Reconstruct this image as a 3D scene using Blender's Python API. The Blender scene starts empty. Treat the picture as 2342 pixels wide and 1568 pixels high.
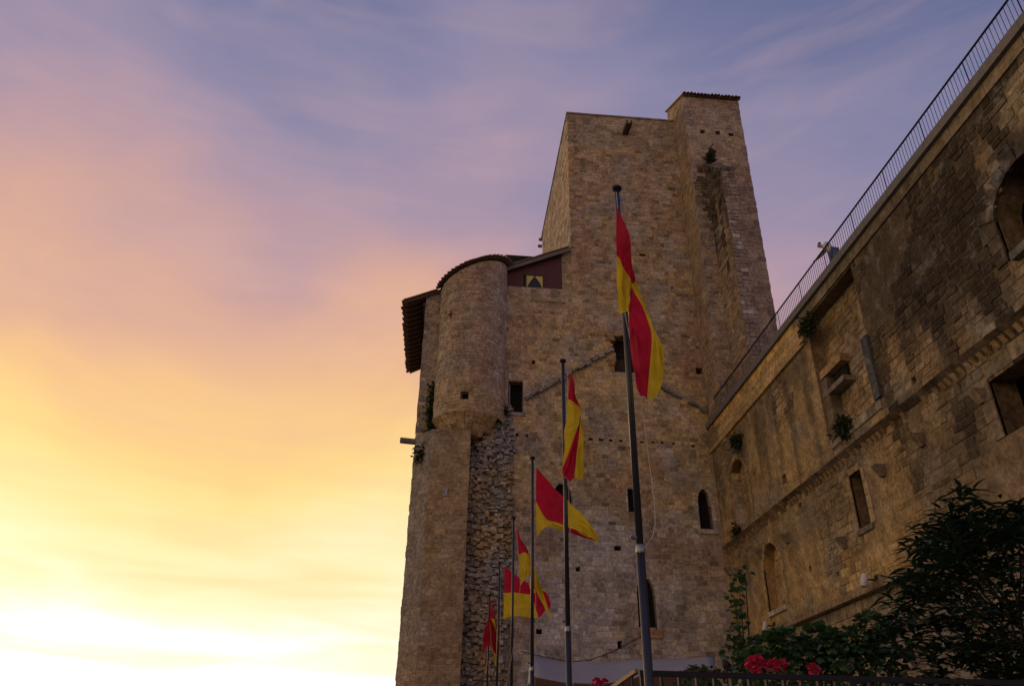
import bpy, bmesh, math, random
import numpy as np
from mathutils import Vector, Matrix, noise
R = math.radians
rng = random.Random(7)

# ------------------------------------------------------------------ camera
scene = bpy.context.scene
col = scene.collection
PITCH, ROLL, HEAD, FOC = R(29.2), R(.95), R(4.66), 1793.0
CAM = np.array([0, 0, 1.6])
FW = np.array([math.sin(HEAD)*math.cos(PITCH), math.cos(HEAD)*math.cos(PITCH), math.sin(PITCH)])
_r0 = np.array([math.cos(HEAD), -math.sin(HEAD), 0.0]); _u0 = np.cross(_r0, FW)
RT = math.cos(ROLL)*_r0+math.sin(ROLL)*_u0
UP = -math.sin(ROLL)*_r0+math.cos(ROLL)*_u0
cd = bpy.data.cameras.new('camera'); cam = bpy.data.objects.new('camera', cd); col.objects.link(cam)
cd.sensor_width = 36; cd.lens = 36*FOC/2342; cd.clip_start = .05; cd.clip_end = 3000
M = Matrix.Identity(4)
for i in range(3):
    M[i][0], M[i][1], M[i][2], M[i][3] = RT[i], UP[i], -FW[i], CAM[i]
cam.matrix_world = M
scene.camera = cam

# ------------------------------------------------------------------ world: dusk sky
SUN_AZ = R(-34.0)            # sunset: left of the tower, measured from +Y
SUN_EL = R(3.0)
S = Vector((math.sin(SUN_AZ), math.cos(SUN_AZ), 0))
world = bpy.data.worlds.new('World'); scene.world = world; world.use_nodes = True
nt = world.node_tree; nt.nodes.clear()
def N(t, **k):
    n = nt.nodes.new(t)
    for a, b in k.items(): setattr(n, a, b)
    return n
def L(a, b): nt.links.new(a, b)
def math_(op, a, b=None, c=None):
    n = N('ShaderNodeMath', operation=op)
    for i, v in enumerate((a, b, c)):
        if v is None: continue
        if isinstance(v, (int, float)): n.inputs[i].default_value = v
        else: L(v, n.inputs[i])
    return n.outputs[0]
def srgb(r, g, b, k=1.0):
    f = lambda c: ((c/255+.055)/1.055)**2.4 if c > 10 else c/255/12.92
    return (f(r)*k, f(g)*k, f(b)*k, 1)
tc = N('ShaderNodeTexCoord')
sep = N('ShaderNodeSeparateXYZ'); L(tc.outputs['Generated'], sep.inputs[0])
X_, Y_, Z_ = sep.outputs
hlen = math_('SQRT', math_('ADD', math_('ADD', math_('MULTIPLY', X_, X_), math_('MULTIPLY', Y_, Y_)), 1e-5))
caz = math_('DIVIDE', math_('ADD', math_('MULTIPLY', X_, S.x), math_('MULTIPLY', Y_, S.y)), hlen)
elev = math_('MULTIPLY', math_('ARCSINE', math_('MINIMUM', math_('MAXIMUM', Z_, -1), 1)), 180/math.pi)
# high cloud veil: soft, tilted streaks that lower or raise the local colour of the sky
mp = N('ShaderNodeMapping'); mp.inputs['Rotation'].default_value = (R(20), R(42), R(25)); mp.inputs['Location'].default_value = (5.0, 3.0, 1.0); mp.inputs['Scale'].default_value = (1.2, 1.2, 2.2)
L(tc.outputs['Generated'], mp.inputs[0])
nz = N('ShaderNodeTexNoise'); nz.inputs['Scale'].default_value = 2.2; nz.inputs['Detail'].default_value = 4; nz.inputs['Roughness'].default_value = .46; nz.inputs['Distortion'].default_value = .4
L(mp.outputs[0], nz.inputs[0])
mp2 = N('ShaderNodeMapping'); mp2.inputs['Scale'].default_value = (1, 1, 7); mp2.inputs['Rotation'].default_value = (R(-6), R(-9), 0)
L(tc.outputs['Generated'], mp2.inputs[0])
nz2 = N('ShaderNodeTexNoise'); nz2.inputs['Scale'].default_value = 4.0; nz2.inputs['Detail'].default_value = 4; nz2.inputs['Roughness'].default_value = .5; nz2.inputs['Distortion'].default_value = .6
L(mp2.outputs[0], nz2.inputs[0])
veil = math_('SUBTRACT', nz.outputs[0], .5)
wisp = math_('SUBTRACT', nz2.outputs[0], .5)
lowf = math_('MAXIMUM', math_('SUBTRACT', 1.0, math_('DIVIDE', elev, 22.0)), 0.0)
away = math_('SUBTRACT', 1.0, caz)
eff = math_('ADD', elev, math_('ADD', math_('MULTIPLY', away, 5.0), math_('MULTIPLY', math_('MULTIPLY', away, away), 4.5)))
eff = math_('ADD', eff, math_('MULTIPLY', math_('MULTIPLY', veil, math_('MINIMUM', math_('DIVIDE', math_('MAXIMUM', elev, 0), 24.0), 1.0)), 27.0))
eff = math_('ADD', eff, math_('MULTIPLY', math_('MULTIPLY', wisp, lowf), 16.0))
t = math_('DIVIDE', eff, 60.0)
ramp = N('ShaderNodeValToRGB'); L(t, ramp.inputs[0])
ramp.color_ramp.interpolation = 'B_SPLINE'
stops = [(0, srgb(255, 247, 232, 2.6)), (4, srgb(255, 250, 235, 1.6)), (7, srgb(252, 248, 222, 1.03)), (11, srgb(251, 238, 182)), (16, srgb(253, 222, 138)),
         (21.5, srgb(250, 202, 126)), (26.5, srgb(236, 182, 138)), (31.5, srgb(208, 161, 149)), (37, srgb(178, 148, 162)), (43.5, srgb(148, 137, 165)),
         (51, srgb(122, 123, 158)), (60, srgb(84, 94, 136))]
cr = ramp.color_ramp
while len(cr.elements) < len(stops): cr.elements.new(.5)
for e, (p, c) in zip(cr.elements, stops): e.position = p/60; e.color = c
# a faint pink wash where the veil is thick
hz = N('ShaderNodeMapRange'); L(nz2.outputs[0], hz.inputs[0])
hz.inputs['From Min'].default_value = .46; hz.inputs['From Max'].default_value = .72; hz.inputs['To Max'].default_value = .14
mixp = N('ShaderNodeMixRGB', blend_type='MIX'); L(hz.outputs[0], mixp.inputs[0]); L(ramp.outputs[0], mixp.inputs[1]); mixp.inputs[2].default_value = srgb(226, 178, 168)
sky = N('ShaderNodeTexSky', sky_type='NISHITA'); sky.sun_disc = False; sky.sun_elevation = SUN_EL; sky.sun_rotation = SUN_AZ
add = N('ShaderNodeMixRGB', blend_type='ADD'); add.inputs[0].default_value = 1.0
skys = N('ShaderNodeMixRGB', blend_type='MULTIPLY'); skys.inputs[0].default_value = 1; L(sky.outputs[0], skys.inputs[1]); skys.inputs[2].default_value = (.02, .02, .02, 1)
L(mixp.outputs[0], add.inputs[1]); L(skys.outputs[0], add.inputs[2])
bg = N('ShaderNodeBackground'); bg.inputs[1].default_value = 1.0; L(add.outputs[0], bg.inputs[0])
wo = N('ShaderNodeOutputWorld'); L(bg.outputs[0], wo.inputs[0])

sd = bpy.data.lights.new('sun', 'SUN'); sd.energy = .5; sd.angle = R(12); sd.color = (1, .62, .32)
sun = bpy.data.objects.new('sun', sd); col.objects.link(sun)
sv = Vector((math.sin(SUN_AZ)*math.cos(SUN_EL), math.cos(SUN_AZ)*math.cos(SUN_EL), math.sin(SUN_EL)))
sun.rotation_euler = (sv).to_track_quat('Z', 'Y').to_euler()
scene.view_settings.view_transform = 'Standard'; scene.view_settings.look = 'None'
scene.view_settings.exposure = 0.0; scene.view_settings.gamma = 1.0
scene.render.engine = 'CYCLES'
scene.cycles.max_bounces = 6

# ------------------------------------------------------------------ helpers
def at(x, y, Y=None, X=None, Z=None):
    """world point on a given plane for a position measured in the photograph (2342 px wide)"""
    d = FW*FOC+RT*(x-1171)-UP*(y-784)
    k = (Y-CAM[1])/d[1] if Y is not None else (X-CAM[0])/d[0] if X is not None else (Z-CAM[2])/d[2]
    return Vector(CAM+d*k)
def project(P):
    v = P-CAM; z = v@FW; z = np.where(z < .1, .1, z)
    return np.stack([1171+FOC*(v@RT)/z, 784-FOC*(v@UP)/z], -1)
def tag(o, label=None, cat=None, group=None, kind=None):
    for k, v in (('label', label), ('category', cat), ('group', group), ('kind', kind)):
        if v: o[k] = v
    return o
def empty(name, loc=(0, 0, 0), parent=None):
    o = bpy.data.objects.new(name, None); col.objects.link(o); o.location = loc; o.empty_display_size = .2
    if parent: o.parent = parent
    return o
def nz3(x, y, z=0.0): return noise.noise(Vector((x, y, z)))
def mix3(a, b, t):
    t = min(1, max(0, t)); return tuple(a[i]+(b[i]-a[i])*t for i in range(3))
def jit3(c, a, b):
    k = rng.uniform(a, b); return tuple(v*k for v in c)
def sstep(a, b, x):
    t = min(1, max(0, (x-a)/(b-a))); return t*t*(3-2*t)

def mesh_obj(name, verts, faces, mat, parent=None, colors=None, smooth=False, origin=None):
    """colors: one rgb per vertex. Coordinates are world; origin of the parent is taken off."""
    me = bpy.data.meshes.new(name)
    off = Vector((0, 0, 0))
    p = parent
    while p is not None: off += p.location; p = p.parent
    V = np.array([tuple(v) for v in verts], float).reshape(-1, 3)
    loc = np.array(origin) if origin is not None else np.array(off)
    me.from_pydata((V-loc).tolist(), [], faces)
    if colors is not None:
        ca = me.color_attributes.new('tint', 'FLOAT_COLOR', 'POINT')
        C = np.ones((len(V), 4), np.float32); C[:, :3] = np.array(colors, np.float32).reshape(-1, 3)
        ca.data.foreach_set('color', C.ravel())
    if mat: me.materials.append(mat)
    if smooth:
        for f in me.polygons: f.use_smooth = True
    me.update()
    o = bpy.data.objects.new(name, me); col.objects.link(o)
    if parent: o.parent = parent
    o.location = loc-np.array(off)
    return o

class MB:
    def __init__(s): s.v = []; s.f = []
    def quad(s, *p):
        n = len(s.v); s.v += [tuple(q) for q in p]; s.f.append(tuple(range(n, n+len(p)))); return s
    def hexa(s, P):                                   # 8 corners: bottom ring 4, top ring 4
        n = len(s.v); s.v += [tuple(q) for q in P]
        for f in ((3, 2, 1, 0), (4, 5, 6, 7), (0, 1, 5, 4), (1, 2, 6, 5), (2, 3, 7, 6), (3, 0, 4, 7)): s.f.append(tuple(n+i for i in f))
        return s
    def box(s, x0, x1, y0, y1, z0, z1):
        return s.hexa([(x0, y0, z0), (x1, y0, z0), (x1, y1, z0), (x0, y1, z0), (x0, y0, z1), (x1, y0, z1), (x1, y1, z1), (x0, y1, z1)])
    def tube(s, pts, rad, seg=8, cap=True):
        pts = [Vector(p) for p in pts]; rads = rad if isinstance(rad, (list, tuple)) else [rad]*len(pts)
        n0 = len(s.v); prev = None
        for i, p in enumerate(pts):
            d = (pts[min(i+1, len(pts)-1)]-pts[max(i-1, 0)])
            d = d.normalized() if d.length > 1e-9 else Vector((0, 0, 1))
            a = d.orthogonal().normalized() if prev is None else (prev-d*prev.dot(d)).normalized()
            prev = a; b = d.cross(a)
            for k in range(seg):
                w = 2*math.pi*k/seg; s.v.append(tuple(p+(a*math.cos(w)+b*math.sin(w))*rads[i]))
        for i in range(len(pts)-1):
            for k in range(seg):
                s.f.append((n0+i*seg+k, n0+i*seg+(k+1) % seg, n0+(i+1)*seg+(k+1) % seg, n0+(i+1)*seg+k))
        if cap:
            s.f.append(tuple(n0+k for k in reversed(range(seg)))); s.f.append(tuple(n0+(len(pts)-1)*seg+k for k in range(seg)))
        return s
    def bar(s, a, b, w, h, up=(0, 0, 1)):
        a, b, up = Vector(a), Vector(b), Vector(up); d = (b-a).normalized(); r = d.cross(up).normalized()*w/2; u = r.cross(d).normalized()*h/2
        return s.hexa([a-r-u, a+r-u, b+r-u, b-r-u, a-r+u, a+r+u, b+r+u, b-r+u])
    def prism(s, poly, ext):                          # polygon (3D points) extruded by a vector
        n = len(s.v); k = len(poly); ext = Vector(ext)
        s.v += [tuple(p) for p in poly]+[tuple(Vector(p)+ext) for p in poly]
        s.f.append(tuple(n+i for i in range(k))); s.f.append(tuple(n+k+i for i in reversed(range(k))))
        for i in range(k): s.f.append((n+i, n+(i+1) % k, n+k+(i+1) % k, n+k+i))
        return s
    def build(s, name, mat, parent=None, smooth=False, color=None):
        return mesh_obj(name, s.v, s.f, mat, parent, smooth=smooth, colors=[color]*len(s.v) if color else None)

# ------------------------------------------------------------------ materials
def newmat(name):
    m = bpy.data.materials.new(name); m.use_nodes = True; t_ = m.node_tree; t_.nodes.clear()
    o = t_.nodes.new('ShaderNodeOutputMaterial'); b = t_.nodes.new('ShaderNodeBsdfPrincipled'); t_.links.new(b.outputs[0], o.inputs[0])
    return m, t_, b
def simple(name, c, rough=.7, metal=0, nscale=0, namp=.25, bump=0, spec=.3, c2=None):
    m, t_, b = newmat(name); b.inputs['Base Color'].default_value = (*c, 1); b.inputs['Roughness'].default_value = rough; b.inputs['Metallic'].default_value = metal
    b.inputs['Specular IOR Level'].default_value = spec
    if nscale:
        g = t_.nodes.new('ShaderNodeNewGeometry'); n = t_.nodes.new('ShaderNodeTexNoise'); n.inputs['Scale'].default_value = nscale; n.inputs['Detail'].default_value = 4
        t_.links.new(g.outputs['Position'], n.inputs[0])
        mx = t_.nodes.new('ShaderNodeMixRGB'); t_.links.new(n.outputs[0], mx.inputs[0])
        d = c2 or tuple(v*(1+namp) for v in c)
        mx.inputs[1].default_value = (*(v*(1-namp) for v in c), 1); mx.inputs[2].default_value = (*d, 1)
        t_.links.new(mx.outputs[0], b.inputs['Base Color'])
        if bump:
            bp = t_.nodes.new('ShaderNodeBump'); bp.inputs['Distance'].default_value = bump; t_.links.new(n.outputs[0], bp.inputs['Height']); t_.links.new(bp.outputs[0], b.inputs['Normal'])
    return m
def stone_material(name, fine=6.0, bump=.03, contrast=.5, lichen=.35):
    """colour from the 'tint' attribute of each piece, broken up by noise grain, pits and pale lichen"""
    m, t_, b = newmat(name); b.inputs['Roughness'].default_value = .92; b.inputs['Specular IOR Level'].default_value = .12
    g = t_.nodes.new('ShaderNodeNewGeometry'); a = t_.nodes.new('ShaderNodeAttribute'); a.attribute_name = 'tint'
    def nois(s, d=5, r=.6):
        n = t_.nodes.new('ShaderNodeTexNoise'); n.inputs['Scale'].default_value = s; n.inputs['Detail'].default_value = d; n.inputs['Roughness'].default_value = r
        t_.links.new(g.outputs['Position'], n.inputs[0]); return n.outputs[0]
    n1, n2, n3 = nois(fine), nois(fine*.22, 6, .65), nois(fine*3.2, 3)
    def rng_(src, a0, a1, b0, b1):
        r = t_.nodes.new('ShaderNodeMapRange'); t_.links.new(src, r.inputs[0])
        for k, v in zip(('From Min', 'From Max', 'To Min', 'To Max'), (a0, a1, b0, b1)): r.inputs[k].default_value = v
        return r.outputs[0]
    def mul(c, f):
        x = t_.nodes.new('ShaderNodeMixRGB'); x.blend_type = 'MULTIPLY'; x.inputs[0].default_value = 1; t_.links.new(c, x.inputs[1]); t_.links.new(f, x.inputs[2]); return x.outputs[0]
    c = mul(a.outputs['Color'], rng_(n1, .25, .75, 1-contrast, 1+contrast))
    c = mul(c, rng_(n2, .3, .7, 1-contrast*.7, 1+contrast*.7))
    x = t_.nodes.new('ShaderNodeMixRGB'); t_.links.new(rng_(n2, .56, .70, 0, lichen), x.inputs[0]); t_.links.new(c, x.inputs[1]); x.inputs[2].default_value = (.40, .385, .36, 1); c = x.outputs[0]
    x = t_.nodes.new('ShaderNodeMixRGB'); t_.links.new(rng_(n1, .33, .22, 0, .75), x.inputs[0]); t_.links.new(c, x.inputs[1]); x.inputs[2].default_value = (.09, .07, .05, 1); c = x.outputs[0]
    t_.links.new(c, b.inputs['Base Color'])
    s1 = t_.nodes.new('ShaderNodeMath'); s1.operation = 'MULTIPLY_ADD'; t_.links.new(n3, s1.inputs[0]); s1.inputs[1].default_value = .35; t_.links.new(n1, s1.inputs[2])
    bp = t_.nodes.new('ShaderNodeBump'); bp.inputs['Distance'].default_value = bump; bp.inputs['Strength'].default_value = .9
    t_.links.new(s1.outputs[0], bp.inputs['Height']); t_.links.new(bp.outputs[0], b.inputs['Normal'])
    return m
M_STONE = stone_material('masonry_stone')
M_MORTAR = stone_material('mortar', fine=8, bump=.03, contrast=.5, lichen=.25)
M_TILE = simple('roof_tile', (.20, .12, .085), .9, 0, 7, .45, .01)
M_WOODDARK = simple('dark_timber', (.085, .05, .033), .8, 0, 9, .4, .006)
M_BOARD = simple('oxblood_boards', (.115, .042, .045), .65, 0, 10, .3, .004)
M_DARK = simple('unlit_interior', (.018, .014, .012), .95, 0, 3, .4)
M_GLASS = simple('dark_window_glass', (.025, .028, .03), .12, 0, 0, spec=.5)
M_CURT = simple('yellow_curtain_cloth', (.62, .52, .16), .85, 0, 14, .15)
M_IRON = simple('black_painted_iron', (.018, .017, .02), .6, 0, 20, .3, spec=.2)
M_GALV = simple('grey_metal', (.26, .27, .29), .4, .8, 12, .25)
M_POLE = simple('dark_pole_paint', (.028, .03, .038), .32, .15, 3, .3, spec=.5)
M_WHITE = simple('white_lamp_housing', (.62, .62, .60), .45, 0, 6, .12)
M_ROPE = simple('pale_rope', (.5, .44, .36), .9, 0, 30, .2)
M_CANVAS = simple('grey_canvas', (.34, .335, .345), .85, 0, 1.5, .12)
M_UNDERSHADE = simple('canopy_undershade_brown', (.13, .07, .045), .9, 0, 3, .2)
M_GROUND = simple('gravel_and_earth', (.22, .18, .13), .95, 0, 1.2, .4, .02)
M_CONC = simple('weathered_concrete', (.17, .155, .14), .9, 0, 5, .4, .01)
M_BARK = simple('bark', (.06, .045, .032), .9, 0, 12, .4, .01)
M_POST = simple('pale_timber_post', (.42, .33, .22), .8, 0, 9, .25, .004)
def leaf_mat(name, c, c2, rough=.5):
    m, t_, b = newmat(name); b.inputs['Roughness'].default_value = rough; b.inputs['Specular IOR Level'].default_value = .35
    g = t_.nodes.new('ShaderNodeNewGeometry'); n = t_.nodes.new('ShaderNodeTexNoise'); n.inputs['Scale'].default_value = 4; t_.links.new(g.outputs['Position'], n.inputs[0])
    r = t_.nodes.new('ShaderNodeMapRange'); r.inputs[1].default_value = .3; r.inputs[2].default_value = .7; t_.links.new(n.outputs[0], r.inputs[0])
    x = t_.nodes.new('ShaderNodeMixRGB'); x.inputs[1].default_value = (*c, 1); x.inputs[2].default_value = (*c2, 1); t_.links.new(r.outputs[0], x.inputs[0])
    t_.links.new(x.outputs[0], b.inputs['Base Color'])
    tr = t_.nodes.new('ShaderNodeBsdfTranslucent'); t_.links.new(x.outputs[0], tr.inputs[0])
    ms = t_.nodes.new('ShaderNodeMixShader'); ms.inputs[0].default_value = .22; t_.links.new(b.outputs[0], ms.inputs[1]); t_.links.new(tr.outputs[0], ms.inputs[2])
    t_.links.new(ms.outputs[0], t_.nodes['Material Output'].inputs[0])
    return m
M_LEAF = leaf_mat('loquat_leaf', (.016, .04, .02), (.035, .075, .035))
M_LEAF2 = leaf_mat('vine_leaf', (.03, .075, .025), (.06, .13, .045))
M_IVY = leaf_mat('ivy_leaf', (.03, .07, .02), (.06, .11, .035), .7)
M_WEED = leaf_mat('wall_weed', (.035, .05, .02), (.07, .085, .035), .8)
M_RED = leaf_mat('geranium_petal', (.55, .02, .08), (.7, .04, .12), .7)
def cloth_mat():
    m, t_, b = newmat('quartered_flag_cloth'); b.inputs['Roughness'].default_value = .75; b.inputs['Specular IOR Level'].default_value = .2
    a = t_.nodes.new('ShaderNodeAttribute'); a.attribute_name = 'tint'
    g = t_.nodes.new('ShaderNodeNewGeometry'); n = t_.nodes.new('ShaderNodeTexNoise'); n.inputs['Scale'].default_value = 3.5; n.inputs['Detail'].default_value = 8; n.inputs['Roughness'].default_value = .7; t_.links.new(g.outputs['Position'], n.inputs[0])
    r = t_.nodes.new('ShaderNodeMapRange'); r.inputs[1].default_value = .3; r.inputs[2].default_value = .7; r.inputs[3].default_value = .72; r.inputs[4].default_value = 1.12; t_.links.new(n.outputs[0], r.inputs[0])
    x = t_.nodes.new('ShaderNodeMixRGB'); x.blend_type = 'MULTIPLY'; x.inputs[0].default_value = 1; t_.links.new(a.outputs['Color'], x.inputs[1]); t_.links.new(r.outputs[0], x.inputs[2])
    t_.links.new(x.outputs[0], b.inputs['Base Color'])
    tr = t_.nodes.new('ShaderNodeBsdfTranslucent'); t_.links.new(x.outputs[0], tr.inputs[0])
    ms = t_.nodes.new('ShaderNodeMixShader'); ms.inputs[0].default_value = .38; t_.links.new(b.outputs[0], ms.inputs[1]); t_.links.new(tr.outputs[0], ms.inputs[2])
    t_.links.new(ms.outputs[0], t_.nodes['Material Output'].inputs[0]); return m
M_FLAG = cloth_mat()
M_SKIN = simple('skin', (.33, .18, .12), .6)
M_SHIRT = simple('white_shirt', (.55, .57, .6), .85, 0, 9, .1)
M_JEANS = simple('blue_jeans', (.10, .17, .30), .85, 0, 12, .25)
M_HAIR = simple('dark_hair', (.03, .022, .018), .7)

# ------------------------------------------------------------------ masonry
class Opening:
    def __init__(s, u0, u1, v0, v1, arch=0.0, depth=.5, name='window', back=None, pane='recess_back', **k):
        s.u0, s.u1, s.v0, s.v1, s.arch, s.depth, s.name, s.back, s.pane, s.k = u0, u1, v0, v1, arch, depth, name, back, pane, k
    def span(s, v):
        """clear width of the opening at height v (pointed or round head)"""
        if v < s.v0 or v > s.v1: return None
        c, h = (s.u0+s.u1)/2, (s.u1-s.u0)/2
        vs = s.v1-s.arch
        if s.arch <= 0 or v <= vs: return (s.u0, s.u1)
        t = (v-vs)/s.arch
        w = h*math.sqrt(max(0, 1-t**1.7))
        return (c-w, c+w)
    def outline(s, n=7):
        c, h = (s.u0+s.u1)/2, (s.u1-s.u0)/2; vs = s.v1-s.arch
        P = [(s.u0, s.v0), (s.u0, vs)]
        if s.arch > 0:
            A = [(1-(k/n)**1.5) for k in range(n)]
            for k in range(1, n): 
                t = math.sin(k/n*math.pi/2); w = h*math.sqrt(max(0, 1-t**1.7)); P.append((c-w, vs+s.arch*t))
            P.append((c, s.v1))
            for k in range(n-1, 0, -1):
                t = math.sin(k/n*math.pi/2); w = h*math.sqrt(max(0, 1-t**1.7)); P.append((c+w, vs+s.arch*t))
        P += [(s.u1, vs), (s.u1, s.v0)]
        return P

def lay(fmap, u0, u1, v0, v1, hr, wr, colf, openings=(), clip=None, seed=1, dep=(.0, .02), gap=.010, inset=.017, jit=.012, miss=.02):
    """courses of stones; each stone is eight corners (a ring in the mortar plane and a smaller proud front face) and a colour"""
    r = random.Random(seed); out = []; v = v0
    while v < v1-.03:
        h = r.uniform(*hr)
        if v+h > v1-.08: h = v1-v
        u = u0-r.uniform(0, wr[0])
        segs = []
        while u < u1:
            w = r.uniform(*wr)*(1.25 if r.random() < .12 else 1)
            a, b = max(u, u0), min(u+w, u1)
            if b-a > .07: segs.append((a, b))
            u += w
        vm = v+h/2
        for (a, b) in segs:
            parts = [(a, b)]
            for o in openings:
                if v+h*.55 <= o.v0 or v+h*.45 >= o.v1: continue
                sp = o.span(min(max(vm, o.v0), o.v1))
                if not sp: continue
                np_ = []
                for (p, q) in parts:
                    if q <= sp[0] or p >= sp[1]: np_.append((p, q)); continue
                    if sp[0]-p > .06: np_.append((p, sp[0]))
                    if q-sp[1] > .06: np_.append((sp[1], q))
                parts = np_
            for (p, q) in parts:
                if clip and not clip((p+q)/2, vm): continue
                if r.random() < miss: continue
                d = r.uniform(*dep)
                c = colf((p+q)/2, vm, r)
                P = []
                for (uu, vv) in ((p+gap, v+gap), (q-gap, v+gap), (q-gap, v+h-gap), (p+gap, v+h-gap)):
                    P.append(fmap(uu+r.uniform(-jit, jit)*.5, vv+r.uniform(-jit, jit)*.5, -.008))
                for (uu, vv) in ((p+inset, v+inset), (q-inset, v+inset), (q-inset, v+h-inset), (p+inset, v+h-inset)):
                    P.append(fmap(uu+r.uniform(-jit, jit), vv+r.uniform(-jit, jit), d+r.uniform(-.006, .006)))
                out.append((P, c))
        v += h
    return out
BF = [(4, 5, 6, 7), (0, 1, 5, 4), (1, 2, 6, 5), (2, 3, 7, 6), (3, 0, 4, 7)]

def core(fmap, u0, u1, v0, v1, colf, openings=(), clip=None, step=.6, top=None):
    """mortar bed behind the stones, with the openings left free"""
    us = sorted(set([u0, u1]+[x for o in openings for x in (o.u0, o.u1) if u0 < x < u1]))
    vs = sorted(set([v0, v1]+[x for o in openings for x in (o.v0, o.v1) if v0 < x < v1]))
    def ref(L_):
        out = []
        for a, b in zip(L_, L_[1:]):
            n = max(1, int(math.ceil((b-a)/step)))
            out += [a+(b-a)*k/n for k in range(n)]
        return out+[L_[-1]]
    us, vs = ref(us), ref(vs)
    V, F, C, idx = [], [], [], {}
    rr = random.Random(3)
    def vid(i, j):
        if (i, j) not in idx:
            idx[(i, j)] = len(V); vv = vs[j]
            if top: vv = min(vv, top(us[i]))
            V.append(fmap(us[i], vv, 0)); C.append(colf(us[i], vv, rr))
        return idx[(i, j)]
    for i in range(len(us)-1):
        for j in range(len(vs)-1):
            uc, vc = (us[i]+us[i+1])/2, (vs[j]+vs[j+1])/2
            if any(o.u0 < uc < o.u1 and o.v0 < vc < o.v1 for o in openings): continue
            if top and vs[j] >= max(top(us[i]), top(us[i+1])): continue
            if clip and not clip(uc, vc): continue
            F.append((vid(i, j), vid(i+1, j), vid(i+1, j+1), vid(i, j+1)))
    return V, F, C

def build_opening(parent, fmap, o, colf, name=None):
    """reveal, spandrels and back of one opening, as a part with sub-parts"""
    rr = random.Random(int(o.u0*100)+int(o.v0*37))
    P = o.outline(); V, F, C = [], [], []
    n = len(P)
    for (u, v) in P: V.append(fmap(u, v, 0)); C.append(colf(u, v, rr))
    for (u, v) in P: V.append(fmap(u, v, -o.depth)); C.append(colf(u, v, rr))
    for k in range(n): F.append((k, (k+1) % n, n+(k+1) % n, n+k))
    if o.arch > 0:                                     # spandrels between the arch and its bounding box
        cidx = n//2
        for side, us, ks in ((0, o.u0, list(range(1, cidx+1))), (1, o.u1, list(range(cidx, n-1)))):
            b = len(V); V.append(fmap(us, o.v1, 0)); C.append(colf(us, o.v1, rr))
            for k in ks[:-1]: F.append((b, k, k+1))
    par = mesh_obj(name or o.name, V, F, M_MORTAR, parent, C)
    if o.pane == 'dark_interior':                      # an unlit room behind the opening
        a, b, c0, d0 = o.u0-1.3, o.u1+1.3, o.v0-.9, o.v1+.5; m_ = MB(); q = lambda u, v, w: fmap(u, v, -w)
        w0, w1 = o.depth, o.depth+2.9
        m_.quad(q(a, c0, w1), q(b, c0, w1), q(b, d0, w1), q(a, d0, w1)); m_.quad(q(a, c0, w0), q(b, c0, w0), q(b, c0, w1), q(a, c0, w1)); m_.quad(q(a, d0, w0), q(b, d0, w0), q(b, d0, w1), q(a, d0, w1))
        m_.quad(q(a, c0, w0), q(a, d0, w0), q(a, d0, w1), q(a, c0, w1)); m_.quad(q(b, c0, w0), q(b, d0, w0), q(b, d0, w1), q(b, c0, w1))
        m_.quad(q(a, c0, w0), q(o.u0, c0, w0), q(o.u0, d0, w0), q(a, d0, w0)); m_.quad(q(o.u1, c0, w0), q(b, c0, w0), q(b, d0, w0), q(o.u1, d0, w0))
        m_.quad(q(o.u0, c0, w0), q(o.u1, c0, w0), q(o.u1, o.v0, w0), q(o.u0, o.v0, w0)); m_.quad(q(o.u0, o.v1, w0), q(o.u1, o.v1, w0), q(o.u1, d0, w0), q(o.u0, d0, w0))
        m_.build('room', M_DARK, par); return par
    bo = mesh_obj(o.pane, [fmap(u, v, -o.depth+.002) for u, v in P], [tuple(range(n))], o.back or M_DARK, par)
    if o.back is M_STONE or o.back is M_MORTAR:
        ca = bo.data.color_attributes.new('tint', 'FLOAT_COLOR', 'POINT')
        ca.data.foreach_set('color', np.array([(*colf(u, v, rr), 1) for u, v in P], np.float32).ravel())
    return par

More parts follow.
